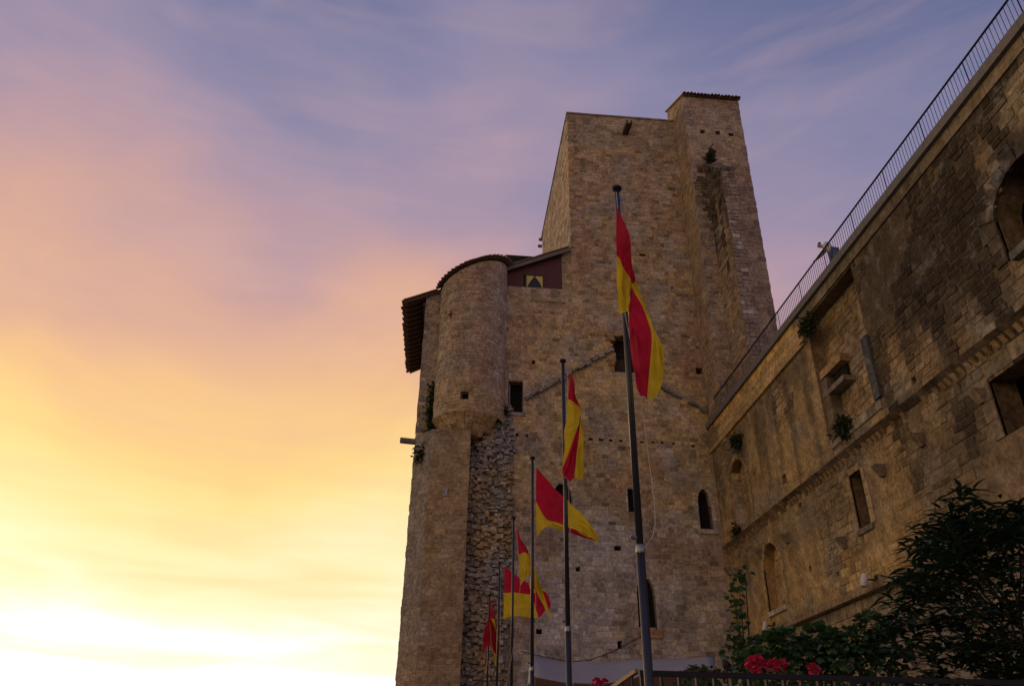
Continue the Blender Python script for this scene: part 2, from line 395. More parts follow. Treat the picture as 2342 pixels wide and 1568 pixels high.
def voussoirs(parent, fmap, o, colf, width=.24, proud=.03, n=None, jamb=True, name='arch_stone', lift=1.0):
    """dressed stones round an opening: jambs and head, each a part"""
    rr = random.Random(int(o.u0*77)+5); P = o.outline(4); c = ((o.u0+o.u1)/2, o.v1-max(o.arch, .01)*.4-.1)
    out = []
    def off(p, k):
        i = P.index(p); a = Vector(P[max(i-1, 0)]); b = Vector(P[min(i+1, len(P)-1)]); d = (b-a).normalized()
        return (p[0]-d[1]*k, p[1]+d[0]*k)
    segs = []
    for a, b in zip(P, P[1:]):
        ln = math.hypot(b[0]-a[0], b[1]-a[1])
        if abs(a[0]-b[0]) < 1e-6:
            if not jamb: continue
            m = max(1, int(ln/.42))
        else: m = 1 if o.arch > 0 else max(1, int(ln/.9))
        for k in range(m):
            p = (a[0]+(b[0]-a[0])*k/m, a[1]+(b[1]-a[1])*k/m); q = (a[0]+(b[0]-a[0])*(k+1)/m, a[1]+(b[1]-a[1])*(k+1)/m)
            segs.append((p, q))
    for (p, q) in segs:
        d = Vector((q[0]-p[0], q[1]-p[1])).normalized(); w = width*rr.uniform(.8, 1.35); nrm = (-d[1]*w, d[0]*w); g = .008
        p = (p[0]+d[0]*g, p[1]+d[1]*g); q = (q[0]-d[0]*g, q[1]-d[1]*g)
        ring = [p, q, (q[0]+nrm[0], q[1]+nrm[1]), (p[0]+nrm[0], p[1]+nrm[1])]
        cc = colf(p[0], p[1], rr); kk = lift*rr.uniform(.95, 1.2); cc = tuple(min(.6, x*kk) for x in cc)
        pr = proud*rr.uniform(.8, 1.3)
        V = [fmap(u, v, -.06) for u, v in ring]+[fmap(u, v, pr+.02) for u, v in ring]
        mb = MB(); mb.hexa(V); out.append(mb.build(name, M_STONE, parent, color=cc))
    return out

def emit_blocks(thing, blocks, keep=300, name='stone_block', rest='masonry'):
    """the stones that show largest become parts of their own, the others one joined part"""
    A = np.array([[tuple(p) for p in P] for P, c in blocks])
    q = project(A[:, 4:8].reshape(-1, 3)).reshape(-1, 4, 2)
    x, y = q[..., 0], q[..., 1]
    area = .5*np.abs((x[:, 0]-x[:, 2])*(y[:, 1]-y[:, 3])-(x[:, 1]-x[:, 3])*(y[:, 0]-y[:, 2]))
    ins = (x.min(1) > 5) & (x.max(1) < 2337) & (y.min(1) > 5) & (y.max(1) < 1560)
    order = np.argsort(-(area*ins))
    single = set(order[:keep].tolist())
    V, F, C = [], [], []
    for i, (P, c) in enumerate(blocks):
        if i in single:
            mesh_obj(name, P, BF, M_STONE, thing, [c]*8, origin=tuple(sum((Vector(p) for p in P), Vector())/8))
        else:
            n = len(V); V += [tuple(p) for p in P]; C += [c]*8; F += [tuple(n+k for k in f) for f in BF]
    o = mesh_obj(rest, V, F, M_STONE, thing, C); o['kind'] = 'stuff'
    return o

# ------------------------------------------------------------------ ground
TY, WX = 38.5, 14.0
g = mesh_obj('ground', [(-600, -300, 0), (600, -300, 0), (600, 900, 0), (-600, 900, 0)], [(0, 1, 2, 3)], M_GROUND); g['kind'] = 'structure'
g = MB().box(2.35, 13.98, 7.75, 37.2, .004, 1.45).build('terrace', M_GROUND); g['kind'] = 'structure'

# ------------------------------------------------------------------ the castle tower
tower = empty('castle_tower', (6, TY, 0))
tag(tower, 'tall ochre stone keep with round turret, side buttress and boarded loft', 'tower')
def tcol(x, z, r, y=0.0):
    n1 = nz3(x*.22, z*.22, 1.3); n2 = nz3(x*.55+9, z*.55, 4.1); n3 = nz3(x*.1, z*.1, 8.8)
    up = (.43, .295, .18); och = (.61, .44, .18); low = (.58, .575, .59); gry = (.33, .295, .25)
    c = mix3(up, och, .25+n1*.9+n3*.4)
    roof = 24.3-abs(x-9.2)*.62                       # below the old roof scar the stone is yellower
    c = mix3(c, och, .75*sstep(.3, -.6, z-roof)*sstep(8, 11, z))
    k = sstep(15.2, 10.0, z+n1*3.6+n2*2.0)*sstep(2.5, 4.5, x)
    k *= 1-.45*sstep(10.6, 13.4, x+n1*2)
    c = mix3(c, low, .85*k)
    c = mix3(c, gry, max(0, n2*1.5+.08))
    n4 = nz3(x*.9+40, z*1.3, 2.2); n5 = nz3(x*.35+70, z*.3, 6.2)
    c = mix3(c, (.60, .54, .46), max(0, n4*1.6-.3)); c = mix3(c, (.40, .235, .13), max(0, n5*1.3-.12)); c = mix3(c, (.17, .145, .12), max(0, nz3(x*1.4, z*.5, 15)*1.6-.5))
    if x > 14.7 and x < 18 and z > 20: c = mix3(c, (.36, .27, .22), .5)
    if z > 38.5: c = mix3(c, (.30, .24, .21), .5)
    b = r.uniform(.72, 1.2); c = mix3(c, (.33, .30, .27), r.uniform(0, .35))
    if r.random() < .07: b *= .66
    return tuple(v*b for v in c)
def tmort(x, z, r):
    c = tcol(x, z, r); return mix3(c, (.56, .43, .21), .55)
front = lambda u, v, d: (u, TY-d, v)

rz = lambda x: 25.4+(x+3.0)*.457                         # underside of the lean-to roof that also covers the turret
H = lambda x, z, w=.26, h=.26, dp=.45: Opening(x-w/2, x+w/2, z-h/2, z+h/2, 0, dp, 'putlog_hole', None, 'hole_back')
T_open = [Opening(2.98, 3.78, 18.9, 20.85, 0, .6, 'window'),                        # narrow doorway-like window beside the turret
          Opening(8.8, 10.75, 21.7, 24.1, 0, .7, 'broken_window'),                   # broken opening at the top of the roof scar
          Opening(12.93, 13.62, 12.95, 15.1, .75, .45, 'arched_window'),
          Opening(9.42, 10.32, 8.05, 10.5, .8, .45, 'arched_window'),
          Opening(5.38, 6.36, 12.9, 15.1, .75, .3, 'arched_window'),
          Opening(9.25, 9.75, 13.7, 15.0, 0, .35, 'window')]
holes = []
for k in range(20):
    x = 3.5+k*.56+rng.uniform(-.05, .05)
    if rng.random() < .82: holes.append(H(x, 17.62-.006*k+rng.uniform(-.02, .02), rng.choice((.16, .2, .24)), rng.uniform(.15, .22)))
for (px, py, w, h) in [(1233, 1445, .3, .3), (1322, 1300, .22, .25), (1413, 1252, .36, .28), (1418, 1475, .22, .42), (1220, 828, .2, .24), (1213, 842, .34, .14),
                       (1470, 583, .42, .2), (1316, 892, .25, .18), (1600, 848, .42, .4), (1605, 744, .5, .22), (1632, 912, .4, .36), (1312, 908, .22, .22), (1204, 760, .2, .14)]:
    p = at(px, py, Y=TY); holes.append(H(p.x, p.z, w, h))
holes = [h for h in holes if not any(o.u0-.1 < h.u1 and o.u1+.1 > h.u0 and o.v0-.1 < h.v1 and o.v1+.1 > h.v0 for o in T_open)]
openings = T_open+holes
blocks = []
# keep front, from the ground to the parapet
XL, XR, ZT = 6.64, 17.7, 41.25
blocks += lay(front, XL, 14.02, 0, ZT, (.2, .29), (.24, .5), tcol, openings, seed=11)
blocks += lay(front, -1.85, XL, 4.6, 27.0, (.19, .29), (.22, .48), tcol, openings, seed=12,
              clip=lambda u, v: v < rz(u)-.1 and not (-.9 < u < 2.6 and v > 16.5) and not (-1.2 < u < 3.1 and v <= 18.2))
blocks += lay(front, 6.06, XL, 27.0, 29.6, (.19, .26), (.24, .34), tcol, (), seed=13)
cV, cF, cC = core(front, XL, 17.5, 0, ZT, tmort, openings)
mesh_obj('keep_wall', cV, cF, M_MORTAR, tower, cC)
cV, cF, cC = core(front, -1.85, XL, 0, 27.0, tmort, openings, top=lambda u: rz(u))
mesh_obj('wing_wall', cV, cF, M_MORTAR, tower, cC)
MB().box(6.06, XL, TY, TY+.5, 27.0, 29.7).build('loft_end_wall', M_MORTAR, tower, color=(.36, .28, .18))
for o in openings:
    build_opening(tower, front, o, tcol)
# left side, back and top of the keep
left = lambda u, v, d: (XL-d, u, v)
lcol = lambda u, v, r: tcol(20+u*.7, v, r)
corb = [H(39.6+k*1.05, 38.6, .3, .42, .4) for k in range(12)]
blocks += lay(left, TY, 52.2, 26.5, ZT, (.22, .32), (.4, .8), lcol, corb, seed=14)
cV, cF, cC = core(left, TY, 52.2, 20, ZT, lambda u, v, r: tmort(20+u*.7, v, r), corb, step=1)
mesh_obj('keep_side_wall', cV, cF, M_MORTAR, tower, cC)
for o in corb: build_opening(tower, left, o, lcol)
m = MB(); m.quad((XL, 52.2, 0), (17.5, 52.2, 0), (17.5, 52.2, ZT), (XL, 52.2, ZT)); m.quad((17.5, TY, 0), (17.5, 52.2, 0), (17.5, 52.2, ZT), (17.5, TY, ZT))
m.quad((XL, TY+.01, ZT-.5), (17.5, TY+.01, ZT-.5), (17.5, 52.2, ZT-.5), (XL, 52.2, ZT-.5))
m.build('keep_back_wall', M_MORTAR, tower, color=(.36, .26, .16))
for k in range(9):                                     # coping slabs along the parapet
    a, b = XL-.06+k*.83, XL-.06+(k+1)*.83-.015
    MB().box(a, min(b, 14.0), TY-.07, TY+.45, ZT+.002, ZT+.13+rng.uniform(-.015, .015)).build('coping_slab', M_STONE, tower, color=(.28, .24, .21))
for k in range(13):
    MB().box(XL-.07, XL+.42, TY+.5+k*1.05, TY+.5+(k+1)*1.05-.02, ZT+.002, ZT+.13+rng.uniform(-.02, .02)).build('coping_slab', M_STONE, tower, color=(.28, .24, .21))
for k in range(7):                                     # worn row of corbels below the parapet
    p = at(1328+k*30, 325+k*1.8, Y=TY)
    MB().hexa([(p.x-.16, TY-.02, p.z-.2), (p.x+.16, TY-.02, p.z-.2), (p.x+.16, TY+.1, p.z-.2), (p.x-.16, TY+.1, p.z-.2),
               (p.x-.17, TY-.13, p.z+.14), (p.x+.17, TY-.13, p.z+.14), (p.x+.17, TY+.1, p.z+.14), (p.x-.17, TY+.1, p.z+.14)]).build('corbel', M_STONE, tower, color=(.40, .33, .28))
# water spout below the parapet
sp = MB()
for dx in (-.14, .14): sp.bar((10.55+dx, TY+.1, 39.85), (10.65+dx, TY-1.0, 39.95), .08, .34)
sp.bar((10.55, TY+.1, 39.7), (10.65, TY-1.0, 39.8), .3, .08)
sp.build('water_spout', M_WOODDARK, tower)
for (px, py) in ((1238, 563), (1240, 548)):
    p = at(px, py, X=XL); MB().tube([(XL+.05, p.y, p.z), (XL-.28, p.y, p.z)], .13, 8).build('side_corbel', M_STONE, tower, color=(.2, .16, .12))

# stair buttress on the right with its own pitched roof
BX, BY, BR = 14.02, 36.2, 17.74
bfr = lambda u, v, d: (u, BY-d, v)
blf = lambda u, v, d: (BX-d, u, v)
btop = lambda u: 41.35+(u-BY)*.58
bh = [H(at(px, py, Y=BY).x, at(px, py, Y=BY).z, .34, .34, .4) for px, py in ((1607, 301), (1642, 304), (1672, 307), (1662, 352))]
bh[-1] = H(at(1627, 350, Y=BY).x, at(1627, 350, Y=BY).z, .14, .9, .4)
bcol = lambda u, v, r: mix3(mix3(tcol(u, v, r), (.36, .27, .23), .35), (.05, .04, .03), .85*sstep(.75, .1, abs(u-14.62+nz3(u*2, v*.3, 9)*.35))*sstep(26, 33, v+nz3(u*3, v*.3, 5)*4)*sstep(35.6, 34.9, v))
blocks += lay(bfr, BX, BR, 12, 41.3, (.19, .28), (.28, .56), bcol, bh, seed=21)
blocks += lay(blf, BY, TY, 12, 41.3, (.19, .28), (.3, .6), lambda u, v, r: mix3(tcol(25+u, v, r), (.33, .22, .12), .5), (), seed=22)
blocks += lay(blf, BY, 39.6, 41.3, 43.2, (.19, .26), (.3, .55), lambda u, v, r: mix3(tcol(25+u, v, r), (.33, .22, .12), .5), (), seed=23, clip=lambda u, v: v < btop(u)-.12)
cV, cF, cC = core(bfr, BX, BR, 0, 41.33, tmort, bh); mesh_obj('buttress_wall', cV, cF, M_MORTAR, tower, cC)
for o in bh: build_opening(tower, bfr, o, bcol)
m = MB(); m.prism([(BX, BY, 0), (BX, 39.6, 0), (BX, 39.6, btop(39.6)-.05), (BX, BY, btop(BY)-.05)], (.004, 0, 0))
m.quad((BR, BY, 0), (BR, 39.6, 0), (BR, 39.6, btop(39.6)), (BR, BY, btop(BY))); m.quad((BX, 39.6, 30), (BR, 39.6, 30), (BR, 39.6, btop(39.6)), (BX, 39.6, btop(39.6)))
m.build('buttress_side_wall', M_MORTAR, tower, color=(.34, .24, .13))
rf = MB().hexa([(BX-.12, BY-.16, btop(BY-.16)-.02), (BR+.12, BY-.16, btop(BY-.16)-.02), (BR+.12, 39.7, btop(39.7)-.02), (BX-.12, 39.7, btop(39.7)-.02),
                (BX-.12, BY-.16, btop(BY-.16)+.08), (BR+.12, BY-.16, btop(BY-.16)+.08), (BR+.12, 39.7, btop(39.7)+.08), (BX-.12, 39.7, btop(39.7)+.08)]).build('buttress_roof', M_TILE, tower)
def half_tile(a, b, r0, r1, up):
    """a curved roof tile from a (lower end) to b"""
    a, b, up = Vector(a), Vector(b), Vector(up).normalized(); d = (b-a).normalized(); s = d.cross(up).normalized(); u = s.cross(d)
    m_ = MB(); n = 6
    for p, r_ in ((a, r0), (b, r1)):
        for rr in (r_, r_-.022):
            for k in range(n+1):
                w = math.pi*k/n; m_.v.append(tuple(p+s*math.cos(w)*rr+u*math.sin(w)*rr))
    k1 = n+1
    for k in range(n):
        m_.f += [(k, k+1, 2*k1+k+1, 2*k1+k), (k1+k+1, k1+k, 3*k1+k, 3*k1+k+1), (k, k1+k, k1+k+1, k+1), (2*k1+k+1, 3*k1+k+1, 3*k1+k, 2*k1+k)]
    return m_
for k in range(17):
    x = BX+.02+k*.23; y0 = BY-.34+rng.uniform(-.05, .04)
    half_tile((x, y0, btop(y0)+.07+rng.uniform(-.02, .03)), (x, y0+.55, btop(y0+.55)+.08), .11, .09, (0, -.5, .86)).build('roof_tile', M_TILE, rf)
# projecting pier on the buttress front, stained where water runs from its sloping head
PX0, PX1, PY0 = 14.84, 15.64, 33.85
ptop = lambda y: 35.4+(y-BY)*1.0
pfr = lambda u, v, d: (u, PY0-d, v)
plf = lambda u, v, d: (PX0-d, u, v)
def pcol(u, v, r):
    c = tcol(u, v, r); s_ = sstep(29.5, 32.8, v+nz3(u*3, v*.4)*2.5); c = mix3((.26, .2, .175), c, .3)
    if r.random() < .1: c = (.42, .38, .36)
    return mix3(c, (.12, .09, .07), s_*.6*r.uniform(.5, 1))
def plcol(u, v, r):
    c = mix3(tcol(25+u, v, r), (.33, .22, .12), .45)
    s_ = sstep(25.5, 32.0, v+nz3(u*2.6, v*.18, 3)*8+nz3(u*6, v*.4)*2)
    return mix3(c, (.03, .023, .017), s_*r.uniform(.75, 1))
blocks += lay(pfr, PX0, PX1, 12, 33.0, (.2, .3), (.25, .5), pcol, (), seed=31, dep=(.01, .06))
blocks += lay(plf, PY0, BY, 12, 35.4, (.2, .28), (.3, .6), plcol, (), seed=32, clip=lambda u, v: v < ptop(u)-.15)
MB().prism([(PX0, PY0, 0), (PX0, BY+.01, 0), (PX0, BY+.01, 35.3), (PX0, PY0, 33.0)], (PX1-PX0, 0, 0)).build('buttress_pier', M_MORTAR, tower, color=(.2, .15, .1))
for k in range(5):
    y0 = PY0-.08+k*.49
    MB().hexa([(PX0-.1, y0, ptop(y0)-.02), (PX1+.1, y0, ptop(y0)-.02), (PX1+.1, y0+.5, ptop(y0+.5)-.02), (PX0-.1, y0+.5, ptop(y0+.5)-.02),
               (PX0-.1, y0-.05, ptop(y0)+.12), (PX1+.1, y0-.05, ptop(y0)+.12), (PX1+.1, y0+.5, ptop(y0+.5)+.06), (PX0-.1, y0+.5, ptop(y0+.5)+.06)]).build('pier_capstone', M_STONE, tower, color=(.17, .15, .13))

# corner stones, uneven and slightly proud, alternately long and short
def quoins(x, y, sx, sy, z0, z1, base):
    z = z0; k = 0
    while z < z1:
        h = rng.uniform(.24, .36); l1, l2 = ((.5, .28), (.28, .5))[k % 2]; l1 *= rng.uniform(.8, 1.2); l2 *= rng.uniform(.8, 1.2); e = rng.uniform(-.012, .035); f = rng.uniform(-.012, .035)
        if z+h > z1: break
        t_ = rng.uniform(-.012, .012)
        xa, xb = (x-sx*e, x+sx*l1); ya, yb = (y-sy*f, y+sy*l2)
        MB().hexa([(xa, ya, z+.008), (xb, ya, z+.008), (xb, yb, z+.008), (xa, yb, z+.008), (xa+t_, ya+t_, z+h-.008), (xb, ya+t_, z+h-.008), (xb, yb, z+h-.008), (xa+t_, yb, z+h-.008)]).build('quoin', M_STONE, tower, color=jit3(base, .7, 1.15))
        z += h; k += 1
quoins(XL, TY, 1, 1, 29.8, ZT, (.42, .31, .2)); quoins(-1.85, TY, 1, 1, 4, 25.3, (.30, .26, .21)); quoins(BX, BY, 1, 1, 18.8, 41.2, (.36, .29, .24)); quoins(BR, BY, -1, 1, 18.8, 41.2, (.35, .27, .22))

# roof scar: slanting drip stones left by a vanished gable
def scar(a, b, n):
    A, B = at(*a, Y=TY), at(*b, Y=TY)
    for k in range(n):
        if k and rng.random() < .07: continue
        p, q = A.lerp(B, (k+rng.uniform(.02, .1))/n), A.lerp(B, (k+rng.uniform(.86, .98))/n); dz = rng.uniform(-.07, .07)
        p = (p.x, TY-.11+rng.uniform(-.04, .03), p.z+dz); q = (q.x, TY-.11+rng.uniform(-.04, .03), q.z+dz)
        MB().bar(p, (q[0], q[1], q[2]+rng.uniform(-.05, .05)), .3, rng.uniform(.1, .24)).build('drip_stone', M_STONE, tower, color=jit3((.25, .235, .22), .8, 1.15))
scar((1200, 916), (1396, 803), 13); scar((1505, 884), (1612, 940), 8)

# --- openings of the front dressed
wins = [o for o in bpy.data.objects if o.parent == tower and (o.name.startswith('window') or o.name.startswith('arched_window') or o.name.startswith('broken_window'))]
w_sl, w_br, w_a1, w_a2, w_a3, w_s2 = [bpy.data.objects[n] for n in ('window', 'broken_window', 'arched_window', 'arched_window.001', 'arched_window.002', 'window.001')]
pale = lambda u, v, r: mix3(tcol(u, v, r), (.46, .40, .33), .6)
for o, w in zip(T_open[2:5], (w_a1, w_a2, w_a3)): voussoirs(w, front, o, pale, .2, .025, jamb=True)
voussoirs(w_sl, front, T_open[0], pale, .34, .02)
voussoirs(w_s2, front, T_open[5], pale, .12, .02)
MB().box(2.9, 3.9, TY-.1, TY+.3, 18.72, 18.9).build('sill', M_STONE, w_sl, color=(.30, .27, .24))
MB().box(12.8, 13.8, TY-.1, TY+.2, 12.72, 12.95).build('sill', M_STONE, w_a1, color=(.44, .39, .32))
MB().box(9.35, 10.55, TY-.08, TY+.2, 7.62, 8.04).build('sill', M_STONE, w_a2, color=(.35, .2, .13))
MB().tube([(3.06, TY-.03, 18.95), (3.04, TY-.03, 20.55)], .035, 8).build('guard_post', M_GALV, w_sl)
for z in (19.0, 20.0): MB().tube([(2.94, TY-.04, z), (3.84, TY-.04, z)], .02, 6).build('guard_rail', M_IRON, w_sl)
def grille(w, u0, u1, v0, v1, n, y, mid=True):
    for k in range(n):
        x = u0+(u1-u0)*(k+.5)/n; MB().tube([(x, y, v0), (x, y, v1)], .014, 6).build('grille_bar', M_IRON, w)
    MB().bar((u0, y-.02, v1), (u1, y-.02, v1), .03, .05).build('grille_rail', M_IRON, w)
    MB().bar((u0, y-.02, v0+.06), (u1, y-.02, v0+.06), .03, .05).build('grille_rail', M_IRON, w)
grille(w_a1, 12.95, 13.6, 12.97, 14.15, 6, TY+.1); grille(w_a2, 9.45, 10.3, 8.08, 9.55, 8, TY+.1)
grille(w_br, 8.85, 10.7, 21.75, 22.9, 12, TY+.18)
MB().box(8.9, 9.75, TY+.35, TY+.5, 21.75, 22.7).build('shutter', M_WOODDARK, w_br)
for k in range(22):                                     # ragged stones round the broken opening
    side = rng.choice((0, 0, 1, 2)); x = 8.8 if side == 0 else 10.72 if side == 1 else rng.uniform(8.7, 10.7); z = rng.uniform(21.8, 24.1) if side < 2 else 24.12
    w, h = rng.uniform(.14, .34), rng.uniform(.1, .22)
    MB().hexa([(x-w, TY-.07, z-h), (x+w*.8, TY-.05, z-h*.8), (x+w, TY+.3, z-h), (x-w, TY+.3, z-h), (x-w*.8, TY-.06, z+h), (x+w*.7, TY-.08, z+h*.8), (x+w*.7, TY+.3, z+h), (x-w*.7, TY+.3, z+h)]
              ).build('broken_stone', M_STONE, w_br, color=jit3((.44, .29, .15), .7, 1.1))

# --- round turret at the left corner
CX, CR = .88, 1.9
tur = lambda u, v, d: (CX+(CR+d)*math.sin(u/CR), TY-(CR+d)*math.cos(u/CR), v)
def turcol(u, v, r):
    c = tcol(u+1, v, r); c = mix3(c, (.36, .26, .16), .4)
    k = sstep(.5, 1.5, u+nz3(u, v*.4)*1.2)*sstep(17, 21, v)
    c = mix3(c, (.42, .385, .37), .6*k)
    if r.random() < .10*k: c = (.54, .5, .48)
    c = mix3(c, (.48, .35, .19), .6*sstep(20.2, 19.2, v))
    return c
u0, u1 = -CR*math.pi*.52, CR*math.pi*.56
ph = [Opening(.1, .55, 19.15, 19.6, 0, .45, 'putlog_hole', None, 'hole_back'), Opening(-1.08, -.98, 24.1, 24.85, 0, .3, 'arrow_slit', None, 'slit_back')]
p = at(1062, 903, Y=TY-CR+.05); s_ = math.asin(max(-1, min(1, (p.x-CX)/CR)))*CR
ph[0] = Opening(s_-.22, s_+.22, p.z-.24, p.z+.22, 0, .45, 'putlog_hole', None, 'hole_back')
p = at(1031, 728, Y=TY-1.0); s_ = math.asin(max(-1, min(1, (p.x-CX)/CR)))*CR
ph[1] = Opening(s_-.05, s_+.05, p.z-.35, p.z+.35, 0, .3, 'arrow_slit', None, 'slit_back')
ttop = lambda u: rz(CX+CR*math.sin(u/CR))-.02
blocks += lay(tur, u0, u1, 18.0, 28.4, (.17, .25), (.24, .48), turcol, ph, seed=41, dep=(.0, .035), clip=lambda u, v: v < ttop(u)-.1)
cV, cF, cC = core(tur, u0, u1, 18.0, 28.6, lambda u, v, r: mix3(turcol(u, v, r), (.44, .34, .2), .4), ph, step=.3, top=ttop)
mesh_obj('turret_wall', cV, cF, M_MORTAR, tower, cC)
for o in ph: build_opening(tower, tur, o, turcol)
MB().bar(tur(ph[1].u0-.1, p.z, .02), tur(ph[1].u1+.1, p.z, .02), .05, .07).build('slit_crossbar', M_DARK, tower)
# corbelled rings that taper the turret into the pier below
for k in range(4):
    z1, z0 = 18.05-k*.26, 18.05-(k+1)*.26+.015; r1 = CR+.05-k*.2; n = 9
    for j in range(n):
        a0 = -1.45+j*2.35/n+.006; a1 = -1.45+(j+1)*2.35/n-.006
        if a0 > .9-k*.12: continue
        P = []
        for z, rr in ((z0, r1-.2), (z1, r1+rng.uniform(-.02, .03))):
            for a, dr in ((a0, 0), (a1, 0), (a1, -.7), (a0, -.7)): P.append((CX+(rr+dr)*math.sin(a), TY-(rr+dr)*math.cos(a), z))
        MB().hexa(P).build('corbel_stone', M_STONE, tower, color=jit3((.46, .33, .17), .75, 1.15))
# pier under the turret
poly = [(-1.85, TY), (-.95, 37.35), (1.0, 37.25), (1.02, TY)]
def pier_col(u, v, r):
    c = mix3(tcol(u+.5, v, r), (.36, .245, .12), .55); return c
for (a, b), sd_, w_ in zip(zip(poly, poly[1:]), (51, 52, 53), (.75, 0, 0)):
    a, b = Vector(a), Vector(b); ln = (b-a).length; d_ = (b-a)/ln; n_ = Vector((d_.y, -d_.x))
    fm = lambda u, v, d, a=a, d_=d_, n_=n_: (a.x+d_.x*u+n_.x*d, a.y+d_.y*u+n_.y*d, v)
    cf = lambda u, v, r, w_=w_: mix3(pier_col(u, v, r), (.25, .22, .2), w_*sstep(3, 10, v+nz3(u, v*.3)*3)) if w_ else pier_col(u, v, r)
    blocks += lay(fm, 0, ln, 0, 17.25, (.2, .28), (.28, .52), cf, (), seed=sd_)
    cV, cF, cC = core(fm, 0, ln, 0, 17.25, lambda u, v, r, cf=cf: mix3(cf(u, v, r), (.42, .31, .17), .4), ()); mesh_obj('turret_pier', cV, cF, M_MORTAR, tower, cC)
MB().prism([(x, y, 17.25) for x, y in poly], (0, 0, .003)).build('pier_top', M_MORTAR, tower, color=(.3, .22, .13))
p = at(1020, 1125, Y=37.3); MB().box(p.x-.07, p.x+.07, 37.2, 37.4, p.z-.2, p.z+.2).build('wall_plaque', M_GALV, tower)
# torn masonry between pier and front wall: loose rubble of all sizes
rr = random.Random(77)
for k in range(1500):
    z = rr.uniform(3.0, 19.3); xr = 3.25-.25*sstep(12, 5, z)+.2*nz3(z*.8, 0, 5); x = rr.uniform(.95, xr)
    if z > 18: x = rr.uniform(1.6, 3.0)
    w, h = rr.uniform(.07, .22), rr.uniform(.05, .13); bulge = .55*math.sin(max(0, min(1, (x-.8)/2.5))*math.pi)*(.65+.5*nz3(x*.8, z*.5, 2))
    y = TY-.05-max(0, bulge)-rr.uniform(0, .18)
    g_ = nz3(x*.9, z*.45, 6); c = mix3((.48, .36, .2), (.33, .32, .30), .4+g_*1.8); b = rr.uniform(.7, 1.3); c = tuple(v*b for v in c)
    if rr.random() < .05: c = (.55, .5, .44)
    P = [(x-w, y+.25, z-h), (x+w, y+.25, z-h), (x+w, y+.25, z+h), (x-w, y+.25, z+h)]
    P += [(x+sx*w*rr.uniform(.55, .95), y+rr.uniform(-.05, .05), z+sz*h*rr.uniform(.55, .95)) for sx, sz in ((-1, -1), (1, -1), (1, 1), (-1, 1))]
    blocks.append((P, c))
V, F, C = [], [], []
n_u, n_v = 10, 70
for j in range(n_v+1):
    for i in range(n_u+1):
        x = .98+2.3*i/n_u; z = 19.2*j/n_v; bl = .5*math.sin(i/n_u*math.pi)*(.6+.5*nz3(x*.8, z*.5, 2)); e = 1 if 0 < i < n_u and j < n_v else 0
        V.append((x+.1*e*nz3(z*2, x, 1), TY-.02-max(0, bl)*e-.1*e*nz3(x*2, z*2, 7), z)); C.append(mix3((.40, .31, .18), (.26, .25, .22), .5+nz3(x, z*.5, 6)))
for j in range(n_v):
    for i in range(n_u): a = j*(n_u+1)+i; F.append((a, a+1, a+n_u+2, a+n_u+1))
mesh_obj('rubble_core', V, F, M_MORTAR, tower, C)

# --- lean-to roof over wing, loft and turret, with open eaves on the left
roof = empty('lean_to_roof', (0, 0, 0)); roof.parent = tower; roof.location = (-6, -TY, 0)
m = MB()
def slab(poly):
    m.prism([(x, y, rz(x)+.06) for x, y in poly], (0, 0, .07))
slab([(-3.0, 38.42), (-1.1, 38.42), (-1.1, 47.3), (-3.0, 47.6)])
arc = [(CX+2.02*math.sin(a), TY-2.02*math.cos(a)) for a in [(-math.pi*.5+math.pi*k/16) for k in range(17)]]
slab([(-1.098, 38.44)]+[q for q in arc if q[0] > -1.09]+[(2.92, 38.25), (6.6, 38.25), (6.6, 45), (-1.098, 47.3)])
m.build('roof_deck', M_WOODDARK, roof)
slope_up = Vector((-.416, 0, .91))
for k in range(29):                                      # tile ends along the eaves
    y = 38.5+k*.315; x0 = -3.22+rng.uniform(-.05, .05)
    half_tile((x0, y, rz(x0)+.12), (x0+.75, y, rz(x0+.75)+.14), .125, .105, slope_up).build('eaves_tile', M_TILE, roof)
for k in range(16):                                      # rafters under the eaves
    y = 38.62+k*.56; MB().bar((-3.0, y, rz(-3.0)-.01), (-1.6, y, rz(-1.6)-.01), .1, .14).build('rafter', M_WOODDARK, roof)
MB().bar((-3.05, 38.4, rz(-3.05)+.03), (-1.0, 38.4, rz(-1.0)+.03), .06, .2).build('barge_board', M_WOODDARK, roof)
MB().bar((2.7, 38.2, rz(2.7)-.02), (6.55, 38.2, rz(6.55)-.02), .08, .24).build('barge_board', M_CONC, roof)
MB().bar((-1.9, TY-.0, 25.42), (-1.9, 47, 25.42), .2, .2).build('wall_plate', M_WOODDARK, roof)
for k in range(26):                                      # verge tiles round the turret head and along the loft
    a = -math.pi*.5+math.pi*(k+.3)/24
    if k < 24: x, y = CX+2.0*math.sin(a), TY-2.0*math.cos(a)
    else: continue
    if x < -1.1: continue
    half_tile((x-.2, y, rz(x-.2)+.13+rng.uniform(-.02, .03)), (x+.25, y, rz(x+.25)+.15), .13, .11, slope_up).build('verge_tile', M_TILE, roof)
for x0, x1_, y in ((-3.1, -1.2, 38.42), (2.85, 6.5, 38.22)):
    n = int((x1_-x0)/.36)
    for k in range(n):
        x = x0+k*.36; half_tile((x, y, rz(x)+.12+rng.uniform(-.01, .02)), (x+.44, y, rz(x+.44)+.145), .13, .11, slope_up).build('verge_tile', M_TILE, roof)
